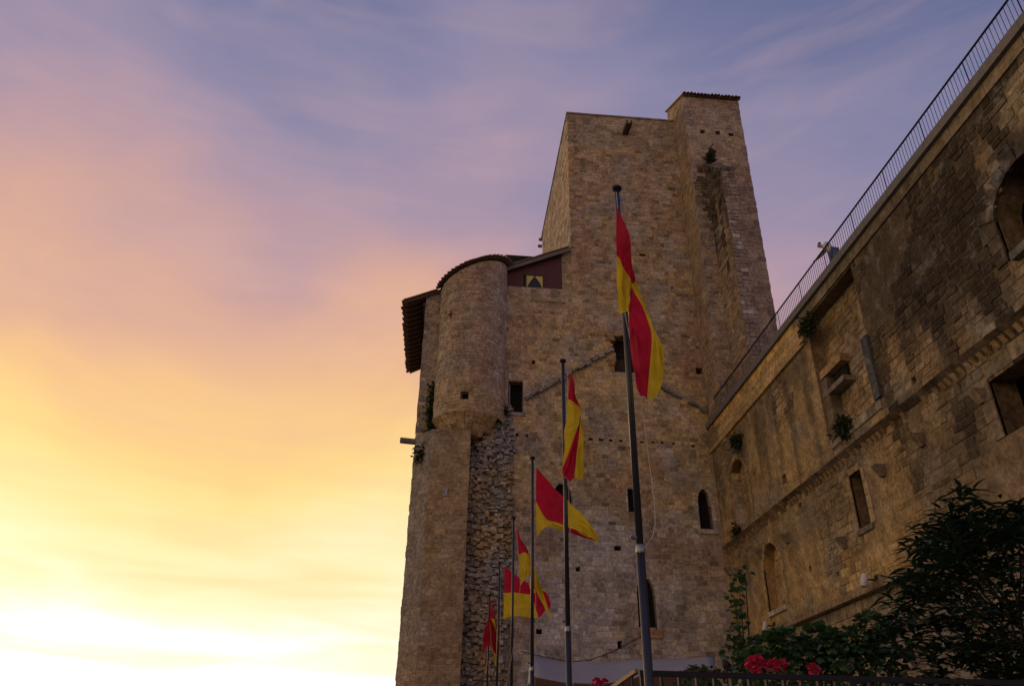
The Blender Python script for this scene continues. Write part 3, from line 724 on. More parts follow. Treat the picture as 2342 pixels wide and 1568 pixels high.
# boarded loft with curtained window
loft = empty('boarded_loft', (0, 0, 0)); loft.parent = tower; loft.location = (-6, -TY, 0)
bx, k = 2.72, 0
while bx < 6.04:
    w = rng.uniform(.15, .2); x1_ = min(bx+w, 6.05)
    y = TY+.04+rng.uniform(0, .012)
    a, b = bx+.006, x1_-.006
    lo = 27.02 if not (a < 4.98 and b > 3.88) else 27.93
    if b-a > .02:
        MB().hexa([(a, y, lo), (b, y, lo), (b, y+.03, lo), (a, y+.03, lo), (a, y, rz(a)+.03), (b, y, rz(b)+.03), (b, y+.03, rz(b)+.03), (a, y+.03, rz(a)+.03)]).build('board', M_BOARD, loft)
    bx = x1_+.0005
MB().box(2.7, 6.05, TY+.085, TY+.1, 27.0, 29.3).build('backing', M_DARK, loft)
lw = MB(); lw.box(3.86, 5.0, TY+.0, TY+.07, 27.87, 27.95); lw.box(3.86, 3.93, TY, TY+.07, 27.03, 27.868); lw.box(4.93, 5.0, TY, TY+.07, 27.03, 27.868)
lw = lw.build('loft_window', M_WOODDARK, loft)
MB().box(3.93, 4.93, TY+.06, TY+.07, 27.03, 27.87).build('window_pane', M_GLASS, lw)
MB().box(4.4, 4.46, TY+.02, TY+.058, 27.03, 27.868).build('mullion', M_WOODDARK, lw)
for s_ in (-1, 1):
    xo = 4.43+s_*.48; V = []; F = []; n = 8
    for j in range(n+1):
        t_ = j/n; wd = .44*(1-t_)**1.5+.07
        for i in range(7):
            V.append((xo-s_*wd*i/6, TY+.035-.012*math.sin(i*2.3), 27.85-t_*.8))
    for j in range(n):
        for i in range(6): a = j*7+i; F.append((a, a+1, a+8, a+7))
    mesh_obj('curtain', V, F, M_CURT, lw)
# stone spout on the left corner, and a smaller one low down
p = at(915, 1003, Y=TY); MB().bar((p.x, TY+.2, p.z), (-1.8, TY+.2, p.z-.05), .3, .22).build('corner_spout', M_STONE, tower, color=(.2, .19, .18))
p = at(933, 1196, Y=TY); MB().bar((p.x, TY+.2, p.z), (-1.8, TY+.2, p.z), .3, .2).build('corner_spout', M_STONE, tower, color=(.25, .15, .1))
lft = MB(); lft.quad((-1.85, TY, 0), (-1.85, 47.3, 0), (-1.85, 47.3, 25.4), (-1.85, TY, 25.4)); lft.build('wing_side_wall', M_MORTAR, tower, color=(.4, .3, .18))
MB().quad((-1.85, 47.3, 0), (XL, 47.3, 0), (XL, 47.3, 28), (-1.85, 47.3, 25)).build('wing_back_wall', M_MORTAR, tower, color=(.4, .3, .18))
emit_blocks(tower, blocks)

# ------------------------------------------------------------------ curtain wall on the right
wall = empty('curtain_wall', (WX, 24, 0))
tag(wall, 'long stained stone curtain wall with blocked niches, string course and walkway', 'wall')
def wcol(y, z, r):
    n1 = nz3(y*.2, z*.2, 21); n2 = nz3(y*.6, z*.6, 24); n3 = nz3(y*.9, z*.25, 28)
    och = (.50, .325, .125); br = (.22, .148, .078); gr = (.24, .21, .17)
    c = mix3(och, br, .15+n1*1.1+.75*sstep(31, 19, y))  # browner toward the near end: the dimming there is put into the colour
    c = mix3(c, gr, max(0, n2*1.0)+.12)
    st = sstep(10.2, 14.6, z+n3*6.5+n1*3)*sstep(27, 20.5, y)      # black weather stain down from the walkway, deepened to paint in lens vignetting
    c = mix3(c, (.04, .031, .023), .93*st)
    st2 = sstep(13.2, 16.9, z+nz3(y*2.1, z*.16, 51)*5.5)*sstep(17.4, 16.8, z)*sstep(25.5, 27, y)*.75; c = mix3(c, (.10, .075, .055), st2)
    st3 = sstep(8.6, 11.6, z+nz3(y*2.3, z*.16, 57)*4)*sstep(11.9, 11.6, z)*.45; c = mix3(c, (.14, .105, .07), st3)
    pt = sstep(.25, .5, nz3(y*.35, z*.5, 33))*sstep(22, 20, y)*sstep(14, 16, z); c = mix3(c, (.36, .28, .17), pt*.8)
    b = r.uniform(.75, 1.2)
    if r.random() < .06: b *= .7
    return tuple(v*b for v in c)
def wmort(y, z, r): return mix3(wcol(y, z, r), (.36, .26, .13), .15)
plast = lambda y, z: not (nz3(y*.28, z*.28, 40)+.9*sstep(24, 33, y)*sstep(6, 8, z)-.25*sstep(20, 14, y) > .22)   # patches of surviving render hide the joints
wf = lambda u, v, d: (WX-d, u, v)
ZW = 18.45
BN = Opening(22.15, 26.05, 12.72, 17.98, 0, .55, 'tall_recess', M_STONE, 'recess_back')
W_open = [BN,
          Opening(34.2, 36.55, 12.0, 15.55, 1.1, .45, 'arched_niche', M_STONE, 'niche_back'),
          Opening(31.9, 33.75, 8.05, 10.8, .95, .45, 'arched_niche', M_STONE, 'niche_back'),
          Opening(24.3, 25.15, 9.2, 11.1, 0, .5, 'blocked_window', M_STONE, 'niche_back'),
          Opening(15.2, 17.3, 9.4, 11.0, 0, .75, 'window', None, 'dark_interior'),
          Opening(12.6, 15.3, 13.4, 15.6, .9, .75, 'arched_opening', None, 'dark_interior'),
          Opening(30.1, 30.5, 12.6, 13.0, 0, .3, 'putlog_hole', None, 'hole_back')]
W_hole = []
for (px, py) in ((1853, 1300), (1600, 1000), (1830, 1155), (1915, 1310), (1695, 1255), (2090, 870), (2190, 800), (1790, 1165)):
    p = at(px, py, X=WX)
    if p.y < 38 and not any(o.u0-.2 < p.y < o.u1+.2 and o.v0-.2 < p.z < o.v1+.2 for o in W_open): W_hole.append(H(p.y, p.z, .24, .22, .3))
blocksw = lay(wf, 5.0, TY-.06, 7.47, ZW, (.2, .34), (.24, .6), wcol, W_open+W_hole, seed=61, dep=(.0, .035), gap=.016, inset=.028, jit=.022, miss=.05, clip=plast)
low = lambda u, v, d: (WX+.28-d, u, v)
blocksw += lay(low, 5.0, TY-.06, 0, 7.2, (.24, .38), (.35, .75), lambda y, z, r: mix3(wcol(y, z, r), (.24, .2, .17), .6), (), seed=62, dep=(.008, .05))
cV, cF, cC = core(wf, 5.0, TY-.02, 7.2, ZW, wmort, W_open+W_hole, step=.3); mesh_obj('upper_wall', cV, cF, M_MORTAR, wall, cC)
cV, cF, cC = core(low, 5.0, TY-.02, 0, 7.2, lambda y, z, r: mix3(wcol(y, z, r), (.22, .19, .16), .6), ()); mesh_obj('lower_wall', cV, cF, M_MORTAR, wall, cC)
m = MB(); m.quad((WX, 5, 7.2), (WX, TY-.02, 7.2), (WX+.28, TY-.02, 7.2), (WX+.28, 5, 7.2)); m.quad((WX, 5, 0), (18, 5, 0), (18, 5, ZW), (WX, 5, ZW)); m.quad((18, 5, 0), (18, TY, 0), (18, TY, ZW), (18, 5, ZW))
m.quad((WX, 5, ZW-.003), (18, 5, ZW-.003), (18, TY-.02, ZW-.003), (WX, TY-.02, ZW-.003)); m.build('wall_back', M_MORTAR, wall, color=(.24, .19, .13))
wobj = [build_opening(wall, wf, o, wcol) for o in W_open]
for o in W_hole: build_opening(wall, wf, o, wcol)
# stones inside the recesses (a second skin set back)
for o in W_open[:4]:
    bk = lambda u, v, d, o=o: (WX+o.depth-.004-d, u, v)
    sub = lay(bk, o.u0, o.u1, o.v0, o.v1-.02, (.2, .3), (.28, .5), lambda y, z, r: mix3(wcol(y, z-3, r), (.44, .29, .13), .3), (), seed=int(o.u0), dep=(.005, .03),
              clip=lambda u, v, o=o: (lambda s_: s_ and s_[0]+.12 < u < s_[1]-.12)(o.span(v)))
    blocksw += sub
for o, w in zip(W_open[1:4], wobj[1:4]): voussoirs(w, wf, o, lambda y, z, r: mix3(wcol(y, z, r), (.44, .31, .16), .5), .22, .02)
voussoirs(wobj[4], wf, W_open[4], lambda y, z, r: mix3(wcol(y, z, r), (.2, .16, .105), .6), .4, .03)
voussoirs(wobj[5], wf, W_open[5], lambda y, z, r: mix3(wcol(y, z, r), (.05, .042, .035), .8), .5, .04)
# niche sills
MB().box(WX-.1, WX+.4, 31.85, 33.8, 7.86, 8.05).build('sill', M_STONE, wobj[2], color=(.48, .40, .3))
MB().box(WX-.09, WX+.4, 24.2, 25.25, 9.02, 9.2).build('sill', M_STONE, wobj[3], color=(.2, .16, .11))
MB().box(WX-.25, WX+1.0, 13.0, 15.0, 13.18, 13.4).build('sill', M_STONE, wobj[5], color=(.16, .15, .13))
# fireplace remains inside the tall recess
big = wobj[0]
for j in range(4):                                     # ghost of a chimney hood: a dressed jamb, lintel and a dark throat
    MB().box(WX+.1, WX+.54, 25.55-.0, 26.02, 12.75+j*.62, 12.75+(j+1)*.62-.012).build('jamb_stone', M_STONE, big, color=jit3((.2, .15, .1), .85, 1.15))
MB().box(WX+.12, WX+.53, 24.35, 26.02, 15.32, 15.62).build('lintel', M_STONE, big, color=(.42, .26, .12))
MB().box(WX+.42, WX+.54, 24.55, 25.85, 14.72, 15.3).build('chimney_throat', M_DARK, big)
MB().box(WX+.08, WX+.53, 24.3, 26.02, 14.5, 14.7).build('lintel', M_STONE, big, color=(.24, .2, .15))
for j in range(4):
    MB().box(WX-.14, WX+.2, 22.0+.01*j, 22.38+.01*j, 12.75+j*.58, 12.75+(j+1)*.58-.012).build('pilaster_stone', M_STONE, big, color=jit3((.085, .085, .08), .85, 1.15))
for j in range(8):
    MB().box(WX-.05, WX+.5, 22.2+j*.47, 22.2+(j+1)*.47-.015, 12.42, 12.73+rng.uniform(-.02, .03)).build('recess_sill_stone', M_STONE, big, color=jit3((.30, .24, .17), .7, 1.2))
# string course: projecting bed and toothed stones beneath
cz = 11.75
for j in range(64):
    y0 = 6.0+j*.508
    if y0 > TY-.5: break
    MB().hexa([(WX-.04, y0, cz), (WX-.04, y0+.495, cz), (WX+.1, y0+.495, cz), (WX+.1, y0, cz), (WX-.26+rng.uniform(-.02, .02), y0, cz+.17), (WX-.26+rng.uniform(-.02, .02), y0+.495, cz+.17), (WX+.1, y0+.495, cz+.24), (WX+.1, y0, cz+.24)]
              ).build('string_course_stone', M_STONE, wall, color=jit3(((.15, .105, .07) if y0 < 30 else (.24, .165, .095)), .75, 1.2))
for j in range(104):
    y0 = 7.0+j*.305+rng.uniform(-.03, .03)
    if y0 > TY-.4: break
    if rng.random() < .22: continue
    MB().hexa([(WX-.03, y0+.04, cz-.2), (WX-.03, y0+.2, cz-.2), (WX+.05, y0+.2, cz-.2), (WX+.05, y0+.04, cz-.2), (WX-.17, y0+.03, cz-.008), (WX-.17, y0+.21, cz-.008), (WX+.05, y0+.21, cz-.008), (WX+.05, y0+.03, cz-.008)]
              ).build('dentil', M_STONE, wall, color=jit3((.30, .2, .1), .7, 1.15))
# stone brackets that once carried a floor
for (px, py) in ((2100, 1005), (2235, 905), (2010, 1075), (1925, 1240), (1735, 1265), (1665, 1305), (1685, 1307), (1795, 1230)):
    p = at(px, py, X=WX-.15); y, z = p.y, p.z
    if y > TY-.4: y = TY-.5
    MB().hexa([(WX-.1, y-.12, z-.2), (WX-.1, y+.12, z-.2), (WX+.1, y+.12, z-.22), (WX+.1, y-.12, z-.22), (WX-.34, y-.15, z+.16), (WX-.34, y+.15, z+.16), (WX+.1, y+.16, z+.18), (WX+.1, y-.16, z+.18)]
              ).build('floor_bracket', M_STONE, wall, color=jit3((.24, .18, .12), .8, 1.2))
# walkway slab and ledge
for j in range(23):
    y0 = 5.0+j*1.46
    MB().box(WX-.2, WX+1.2, y0, min(y0+1.45, TY-.02), ZW+.004, ZW+.32).build('walkway_slab', M_CONC, wall)
for j in range(20):
    y0 = 6.0+j*1.62; MB().box(WX-.07, WX+.3, y0, min(y0+1.6, TY-.05), ZW-.42, ZW-.0).build('walkway_bed_stone', M_STONE, wall, color=jit3(((.19, .145, .09) if y0 < 26 else (.56, .34, .11)), .8, 1.2))  # stones near the tower coloured orange to paint in warm light under the walkway
for j in range(40):
    y0 = 6.0+j*.81
    if y0 > TY-.9: break
    MB().box(WX-.06, WX+.3, y0, y0+.79, 7.21, 7.46).build('ledge_stone', M_STONE, wall, color=jit3((.3, .21, .12), .75, 1.15))
for j in range(11):
    y0 = 26.3+j*1.105
    for q in range(3):
        z0 = 17.08+q*.32; MB().box(WX-.13-.006*q+rng.uniform(-.012, .012), WX+.2, y0+.3*(q % 2)+.006, min(y0+.3*(q % 2)+1.099, TY-.03), z0+.004, z0+.316).build('parapet_stone', M_STONE, wall, color=jit3((.50, .335, .145), .75, 1.15))
# broken corbel bed where the walkway meets the tower
for j in range(8):
    y0 = 36.2+j*.28; MB().hexa([(WX-.05, y0, 16.9+j*.04), (WX-.05, y0+.26, 16.9+j*.04), (WX+.1, y0+.26, 16.9), (WX+.1, y0, 16.9), (WX-.1-.07*j, y0, ZW-.42), (WX-.1-.07*j, y0+.26, ZW-.42), (WX+.1, y0+.26, ZW-.42), (WX+.1, y0, ZW-.42)]
                               ).build('corbel', M_STONE, wall, color=jit3((.34, .25, .14), .75, 1.15))
emit_blocks(wall, blocksw)

# ------------------------------------------------------------------ walkway railing
rail = empty('walkway_railing', (WX-.02, 24, ZW+.32))
tag(rail, 'black iron railing of close upright bars along the wall top walkway', 'railing')
ZB, RX = ZW+.32, WX-.06
ZR = ZB+.94
MB().bar((RX, 5.2, ZR), (RX, TY-1.4, ZR), .05, .04).build('top_rail', M_IRON, rail)
MB().bar((RX, 5.2, ZB+.07), (RX, TY-1.4, ZB+.07), .035, .025).build('bottom_rail', M_IRON, rail)
def uprights(name, r_, pts, z0, z1):
    base = None
    for (x, y) in pts:
        if base is None:
            m_ = MB(); m_.tube([(0, 0, 0), (0, 0, z1-z0)], r_, 6); base = mesh_obj(name, m_.v, m_.f, M_IRON); o = base
            o.parent = rail
        else:
            o = base.copy(); col.objects.link(o)
        o.parent = rail; o.location = Vector((x, y, z0))-rail.location
ys = [5.3+k*.1525 for k in range(int((TY-1.45-5.3)/.1525)+1)]
uprights('post', .019, [(RX, y) for k, y in enumerate(ys) if k % 15 == 0], ZB, ZR)
uprights('baluster', .009, [(RX, y) for k, y in enumerate(ys) if k % 15], ZB+.07, ZR)

# ------------------------------------------------------------------ flagpoles and flags
pole_x = 1.92
PY_ = [7.59, 12.29, 17.14, 21.94, 27.3, 32.61]
PT = 8.2
names = ['tallest-looking grey flagpole at the end of the row beside the iron fence', 'second dark flagpole counted from the iron fence', 'third dark flagpole counted from the iron fence',
         'fourth slim flagpole counted from the iron fence', 'fifth slim flagpole counted from the iron fence', 'last slim flagpole in the row, nearest the tower foot']
names[0] = 'dark metal flagpole beside the iron fence, first of the row'
for i, y in enumerate(PY_):
    p = empty('flagpole', (pole_x, y, 0)); tag(p, names[i], 'flagpole', 'flagpoles in a row')
    r1 = .031
    MB().tube([(pole_x, y, 0), (pole_x, y, 3.62)], .043, 14).build('base_sleeve', M_POLE, p, smooth=True)
    MB().tube([(pole_x, y, 3.62), (pole_x, y, PT-.03)], [.037, r1], 14).build('shaft', M_POLE, p, smooth=True)
    MB().tube([(pole_x, y, 3.57), (pole_x, y, 3.59), (pole_x, y, 3.64), (pole_x, y, 3.66)], [.044, .047, .047, .04], 14).build('joint_collar', M_GALV, p, smooth=True)
    MB().tube([(pole_x-.02, y, 3.72), (pole_x-.09, y, 3.74)], .022, 8).build('cleat', M_GALV, p)
    MB().tube([(pole_x, y, PT-.05), (pole_x, y, PT-.035), (pole_x, y, PT-.005), (pole_x, y, PT+.01)], [.034, .06, .06, .04], 16).build('cap', M_IRON, p, smooth=True)
    MB().bar((pole_x, y, PT-.16), (pole_x+.07, y, PT-.2), .02, .05).build('pulley', M_GALV, p)
    pts = [(pole_x+.065+.012*math.sin(k*.5+i), y-.01, PT-.2-(PT-1.4)*k/24) for k in range(25)]
    if i == 0:                                           # loose halyard swinging clear of the first pole
        pts = [tuple(at(a, b, Y=y-.05)) for a, b in ((1410, 440), (1413, 480), (1430, 720), (1462, 880), (1466, 915), (1478, 1000), (1488, 1080), (1497, 1150), (1499, 1195), (1493, 1225), (1480, 1245), (1462, 1262))]
    if i == 3: pts = [tuple(at(a, b, Y=y-.05)) for a, b in ((1176, 1190), (1181, 1210), (1187, 1280), (1190, 1335), (1184, 1420), (1172, 1490), (1158, 1568), (1150, 1620))]
    MB().tube(pts, .006 if i else .005, 5).build('halyard', M_ROPE, p)
RED, YEL = (.52, .014, .05), (.70, .53, .03)
FL = {
 0: [[(1411, 472), (1409, 528), (1410, 583), (1411, 650), (1416, 718)], [(1432, 552), (1431, 575), (1429, 602), (1427, 660), (1431, 716)], [(1455, 640), (1450, 645), (1443, 655), (1434, 705), (1433, 752)],
     [(1483, 730), (1482, 745), (1479, 775), (1455, 815), (1442, 805)], [(1508, 822), (1502, 906), (1478, 915), (1460, 900), (1452, 868)]],
 1: [[(1306, 848), (1302, 880), (1299, 912), (1297, 950), (1290, 985)], [(1312, 880), (1313, 896), (1319, 918), (1318, 960), (1288, 1030)], [(1320, 920), (1322, 930), (1324, 946), (1320, 980), (1285, 1075)],
     [(1329, 985), (1327, 998), (1320, 1012), (1306, 1040), (1291, 1088)], [(1331, 1050), (1331, 1096), (1314, 1092), (1304, 1103), (1297, 1106)]],
 2: [[(1227, 1068), (1226, 1107), (1226, 1146), (1226, 1186), (1228, 1227)], [(1262, 1107), (1259, 1140), (1251, 1186), (1249, 1195), (1250, 1206)], [(1297, 1143), (1295, 1172), (1293, 1206), (1290, 1210), (1287, 1214)],
     [(1335, 1188), (1333, 1204), (1329, 1220), (1327, 1224), (1322, 1222)], [(1372, 1238), (1369, 1239), (1364, 1239), (1357, 1238), (1350, 1235)]],
 3: [[(1180, 1200), (1182, 1235), (1186, 1268), (1188, 1300), (1190, 1338)], [(1192, 1230), (1195, 1248), (1200, 1265), (1202, 1295), (1200, 1325)], [(1205, 1258), (1208, 1268), (1212, 1280), (1213, 1300), (1211, 1312)],
     [(1222, 1305), (1222, 1318), (1220, 1330), (1217, 1335), (1213, 1330)], [(1262, 1414), (1256, 1410), (1246, 1396), (1234, 1375), (1222, 1350)]],
 4: [[(1154, 1293), (1153, 1325), (1153, 1355), (1152, 1385), (1151, 1415)], [(1178, 1313), (1178, 1333), (1178, 1356), (1178, 1380), (1177, 1407)], [(1208, 1335), (1212, 1346), (1216, 1358), (1224, 1385), (1231, 1412)],
     [(1228, 1338), (1230, 1342), (1230, 1347), (1243, 1372), (1244, 1398)], [(1240, 1345), (1246, 1352), (1250, 1358), (1258, 1382), (1253, 1402)]],
 5: [[(1120, 1370), (1120, 1393), (1120, 1415), (1120, 1445), (1122, 1472)], [(1126, 1390), (1128, 1403), (1132, 1418), (1135, 1450), (1134, 1478)], [(1131, 1415), (1136, 1435), (1140, 1455), (1143, 1480), (1138, 1500)],
     [(1135, 1460), (1128, 1450), (1119, 1415), (1109, 1440), (1107, 1470)], [(1142, 1505), (1134, 1522), (1121, 1475), (1104, 1500), (1104, 1530)]]}
def catmull(P, t):
    n = len(P)-1; x = min(max(t*n, 0), n-1e-6); i = int(x); f = x-i
    p0, p1, p2, p3 = P[max(i-1, 0)], P[i], P[i+1], P[min(i+2, n)]
    return .5*((2*p1)+(p2-p0)*f+(2*p0-5*p1+4*p2-p3)*f*f+(3*p1-p0-3*p2+p3)*f**3)
flab = ['limp red and yellow quartered flag hanging from the flagpole beside the fence', 'narrow folded red and yellow flag hanging down the second flagpole', 'red and yellow flag blown out to a pointed triangle on the third flagpole',
        'red and yellow flag trailing a long thin yellow tail from the fourth flagpole', 'red over yellow flag spread wide on the fifth flagpole', 'dark red and yellow flag drooping on the flagpole nearest the tower foot']
for i, y in enumerate(PY_):
    n = 48; V, F, C = [], [], []
    fy_ = y-(.34, .3, .02, .02, .02, .02)[i]; G = [[np.array(tuple(at(a, b, Y=fy_))) for a, b in colm] for colm in FL[i]]
    amp = [.1, .11, .1, .12, .1, .14][i]
    for a in range(5):
        for b in range(5): G[a][b] = G[a][b]+np.array([0, -1, 0])*amp*(0 if a == 0 else 1)*(math.sin(a*1.9+b*1.1+i)+.25*a)
    if i == 5:
        for a in (3, 4):
            for b in (0, 1): G[a][b] = G[a][b]+np.array([0, .3, 0])
            for b in (2, 3, 4): G[a][b] = G[a][b]-np.array([0, .15, 0])
    sl = [k/n for k in range(n+1)]; 
    for s_ in sl:
        rowpts = [catmull([G[a][b] for a in range(5)], s_) for b in range(5)]
        for t_ in sl:
            q = catmull(rowpts, t_); e_ = min(1, s_*4)*min(1, 1.2-t_*.4); q = q+np.array([.006*math.sin(t_*31+s_*9), .022*math.sin(s_*19+t_*5+i)+.012*math.sin(s_*37-t_*11+i*2)+.008*math.sin(t_*43+s_*23), .004*math.sin(s_*29+t_*17)])*e_; V.append(q)
    w = n+1; VV, CC = [], []
    for a in range(n):
        for b in range(n):
            red = (a < n//2) == (b < n//2); c = RED if red else YEL; k = len(VV)
            for (da, db) in ((0, 0), (1, 0), (1, 1), (0, 1)): VV.append(V[(a+da)*w+b+db]); CC.append(c)
            F.append((k, k+1, k+2, k+3))
    # weld the corners inside each quarter so the cloth shades smoothly
    key, ids, V3, C3, F3 = {}, [], [], [], []
    for v, c in zip(VV, CC):
        kk = (round(v[0], 5), round(v[1], 5), round(v[2], 5), c)
        if kk not in key: key[kk] = len(V3); V3.append(v); C3.append(c)
        ids.append(key[kk])
    for f in F:
        g_ = tuple(ids[j] for j in f)
        if len(set(g_)) == 4: F3.append(g_)
    o = mesh_obj('flag', V3, F3, M_FLAG, None, C3, smooth=True, origin=tuple(G[0][0]))
    tag(o, flab[i], 'flag', 'quartered flags on the poles')

# ------------------------------------------------------------------ person leaning on the walkway railing
def skin_mesh(name, joints, edges, mat, parent, sub=2):
    me = bpy.data.meshes.new(name); off = Vector(parent.location)
    me.from_pydata([Vector(j[:3])-off for j in joints], edges, []); o = bpy.data.objects.new(name, me); col.objects.link(o); o.parent = parent
    o.modifiers.new('skin', 'SKIN'); o.modifiers['skin'].use_smooth_shade = True
    for v, j in zip(me.skin_vertices[0].data, joints): v.radius = (j[3], j[3] if len(j) < 5 else j[4])
    me.skin_vertices[0].data[0].use_root = True
    s = o.modifiers.new('sub', 'SUBSURF'); s.levels = 1; s.render_levels = sub
    me.materials.append(mat); return o
fx, fy, fz = 14.42, 23.55, ZW+.32
per = empty('person', (fx, fy, fz)); tag(per, 'person in white shirt and blue jeans bent over the walkway railing', 'person')
pel = (fx-.06, fy+.1, fz+.93)
J = [(*pel, .14), (fx-.12, fy+.18, fz+1.1, .135), (fx-.22, fy+.3, fz+1.28, .15), (fx-.27, fy+.36, fz+1.36, .075), (fx-.3, fy+.4, fz+1.4, .06), (fx-.34, fy+.45, fz+1.44, .098, .092), (fx-.37, fy+.48, fz+1.53, .095),
     (fx-.26, fy+.1, fz+1.32, .06), (fx-.3, fy+.16, fz+1.06, .045), (fx-.45, fy+.42, fz+.97, .036), (fx-.49, fy+.5, fz+.96, .035, .02),
     (fx-.12, fy+.46, fz+1.32, .06), (fx-.26, fy+.62, fz+1.1, .045), (fx-.45, fy+.8, fz+.99, .036), (fx-.5, fy+.88, fz+.97, .035, .02),
     (fx-.05, fy-.02, fz+.88, .1), (fx-.1, fy-.03, fz+.48, .065), (fx+.0, fy-.05, fz+.08, .045), (fx-.13, fy-.04, fz+.03, .04, .03),
     (fx-.02, fy+.22, fz+.88, .1), (fx-.12, fy+.26, fz+.48, .065), (fx-.02, fy+.26, fz+.08, .045), (fx-.16, fy+.28, fz+.03, .04, .03)]
E_ = [(0, 1), (1, 2), (2, 3), (3, 4), (4, 5), (5, 6), (2, 7), (7, 8), (8, 9), (9, 10), (2, 11), (11, 12), (12, 13), (13, 14), (0, 15), (15, 16), (16, 17), (17, 18), (0, 19), (19, 20), (20, 21), (21, 22)]
skin_mesh('body', J, E_, M_SKIN, per)
g_ = lambda j, k: (*J[j][:3], J[j][3]+k)
skin_mesh('shirt', [(J[0][0], J[0][1]+.01, J[0][2]+.02, .175), g_(1, .03), g_(2, .03), (*(Vector(J[2][:3]).lerp(Vector(J[3][:3]), .7)), .07), g_(7, .035), g_(8, .025), g_(11, .035), g_(12, .025)], [(0, 1), (1, 2), (2, 3), (2, 4), (4, 5), (2, 6), (6, 7)], M_SHIRT, per)
skin_mesh('jeans', [(J[0][0], J[0][1], J[0][2]-.02, .165), g_(15, .025), g_(16, .03), g_(17, .03), g_(19, .025), g_(20, .03), g_(21, .03)], [(0, 1), (1, 2), (2, 3), (0, 4), (4, 5), (5, 6)], M_JEANS, per)
skin_mesh('hair', [(fx-.31, fy+.43, fz+1.52, .1), (fx-.36, fy+.47, fz+1.6, .085)], [(0, 1)], M_HAIR, per)

# ------------------------------------------------------------------ plants
def leaf_geo(L_, W_, droop=.35, n=4, fold=.12):
    """an arched leaf along +Y: two rows of faces either side of a midrib"""
    V, F = [], []
    for k in range(n+1):
        t_ = k/n; w = W_*math.sin(math.pi*(t_**.8)*.97+.03)*.5 if 0 < k < n else (.004 if k == 0 else .002)
        y = L_*t_; z = -droop*L_*t_*t_
        V += [(-w, y, z+fold*w), (0, y, z), (w, y, z+fold*w)]
    for k in range(n):
        a = 3*k; F += [(a, a+1, a+4, a+3), (a+1, a+2, a+5, a+4)]
    return V, F
def round_leaf(W_, droop=.25):
    V = [(0, 0, 0), (-.5*W_, .25*W_, .05*W_), (-.46*W_, .7*W_, -.02*W_), (0, 1.05*W_, -droop*W_), (.46*W_, .7*W_, -.02*W_), (.5*W_, .25*W_, .05*W_), (0, .5*W_, -.04*W_)]
    return V, [(0, 6, 1), (1, 6, 2), (2, 6, 3), (3, 6, 4), (4, 6, 5), (5, 6, 0)]
def xform(loc, d, roll=0, s=1.0):
    d = Vector(d).normalized(); up = Vector((0, 0, 1)); x = d.cross(up)
    x = Vector((1, 0, 0)) if x.length < 1e-3 else x.normalized(); z = x.cross(d)
    Mx = Matrix((x, d, z)).transposed().to_4x4(); Mx = Mx @ Matrix.Rotation(roll, 4, 'Y') @ Matrix.Scale(s, 4); Mx.translation = Vector(loc); return Mx
def scatter(parent, geo, mats, mat, name, single, restname='foliage'):
    """leaves: those that show largest are parts, the others one joined part"""
    V, F = geo
    me = bpy.data.meshes.new(name); me.from_pydata(V, [], F); me.materials.append(mat)
    for f in me.polygons: f.use_smooth = True
    P = np.array([tuple(m_.translation) for m_ in mats]); q = project(P); ok = (q[:, 0] > 5) & (q[:, 0] < 2337) & (q[:, 1] > 5) & (q[:, 1] < 1560)
    dist = np.linalg.norm(P-CAM, axis=1)+np.where(ok, 0, 1e3); order = np.argsort(dist); sel = set(order[:single].tolist())
    VV, FF = [], []; off = Matrix.Translation(-Vector(parent.location))
    Va = np.array(V)
    for i, m_ in enumerate(mats):
        if i in sel:
            o = bpy.data.objects.new(name, me); col.objects.link(o); o.parent = parent; o.matrix_basis = off @ m_
        else:
            A = np.array(m_); n = len(VV); VV += (Va @ A[:3, :3].T+A[:3, 3]).tolist(); FF += [tuple(n+k for k in f) for f in F]
    if VV:
        o = mesh_obj(restname, VV, FF, mat, parent, smooth=True); o['kind'] = 'stuff'
# the big-leaved tree by the wall
pr = random.Random(5)
tr = empty('loquat_tree', (7.0, 9.3, 1.45)); tag(tr, 'dark broad-leaved tree with arching leaves in front of the curtain wall', 'tree')
tk = MB(); tk.tube([(7.0, 9.3, 1.3), (6.95, 9.25, 2.2), (6.9, 9.3, 3.0)], [.11, .09, .07], 8); tk.build('trunk', M_BARK, tr, smooth=True)
leaves = []
tips = []
lm = MB()
def crown_r(z): return 1.75*math.sin(math.pi*min(1, max(0, (z-1.2)/4.05))**.9)**.65 if 1.2 < z < 5.25 else .1
for k in range(1000):
    z = pr.uniform(1.5, 4.75); a = pr.uniform(0, 2*math.pi); rr_ = crown_r(z)*math.sqrt(pr.uniform(.15, 1))
    tip = Vector((7.35+rr_*math.cos(a)*1.15-.12*(z-3), 9.35+rr_*math.sin(a), z)); tips.append(tip)
for (px, py) in ((2190, 1092), (2165, 1118), (2225, 1105), (2245, 1140), (2120, 1165), (2150, 1150), (2205, 1135), (2262, 1165), (2110, 1210), (2130, 1240), (2090, 1275), (2105, 1320), (2330, 1200), (2310, 1225), (2280, 1195), (2180, 1170),
                 (2075, 1340), (2050, 1400), (2010, 1430), (2030, 1460), (2300, 1250), (2220, 1200), (2160, 1215), (2335, 1260)):
    tips.append(at(px, py+12, Y=9.0+pr.uniform(-.25, .4)))
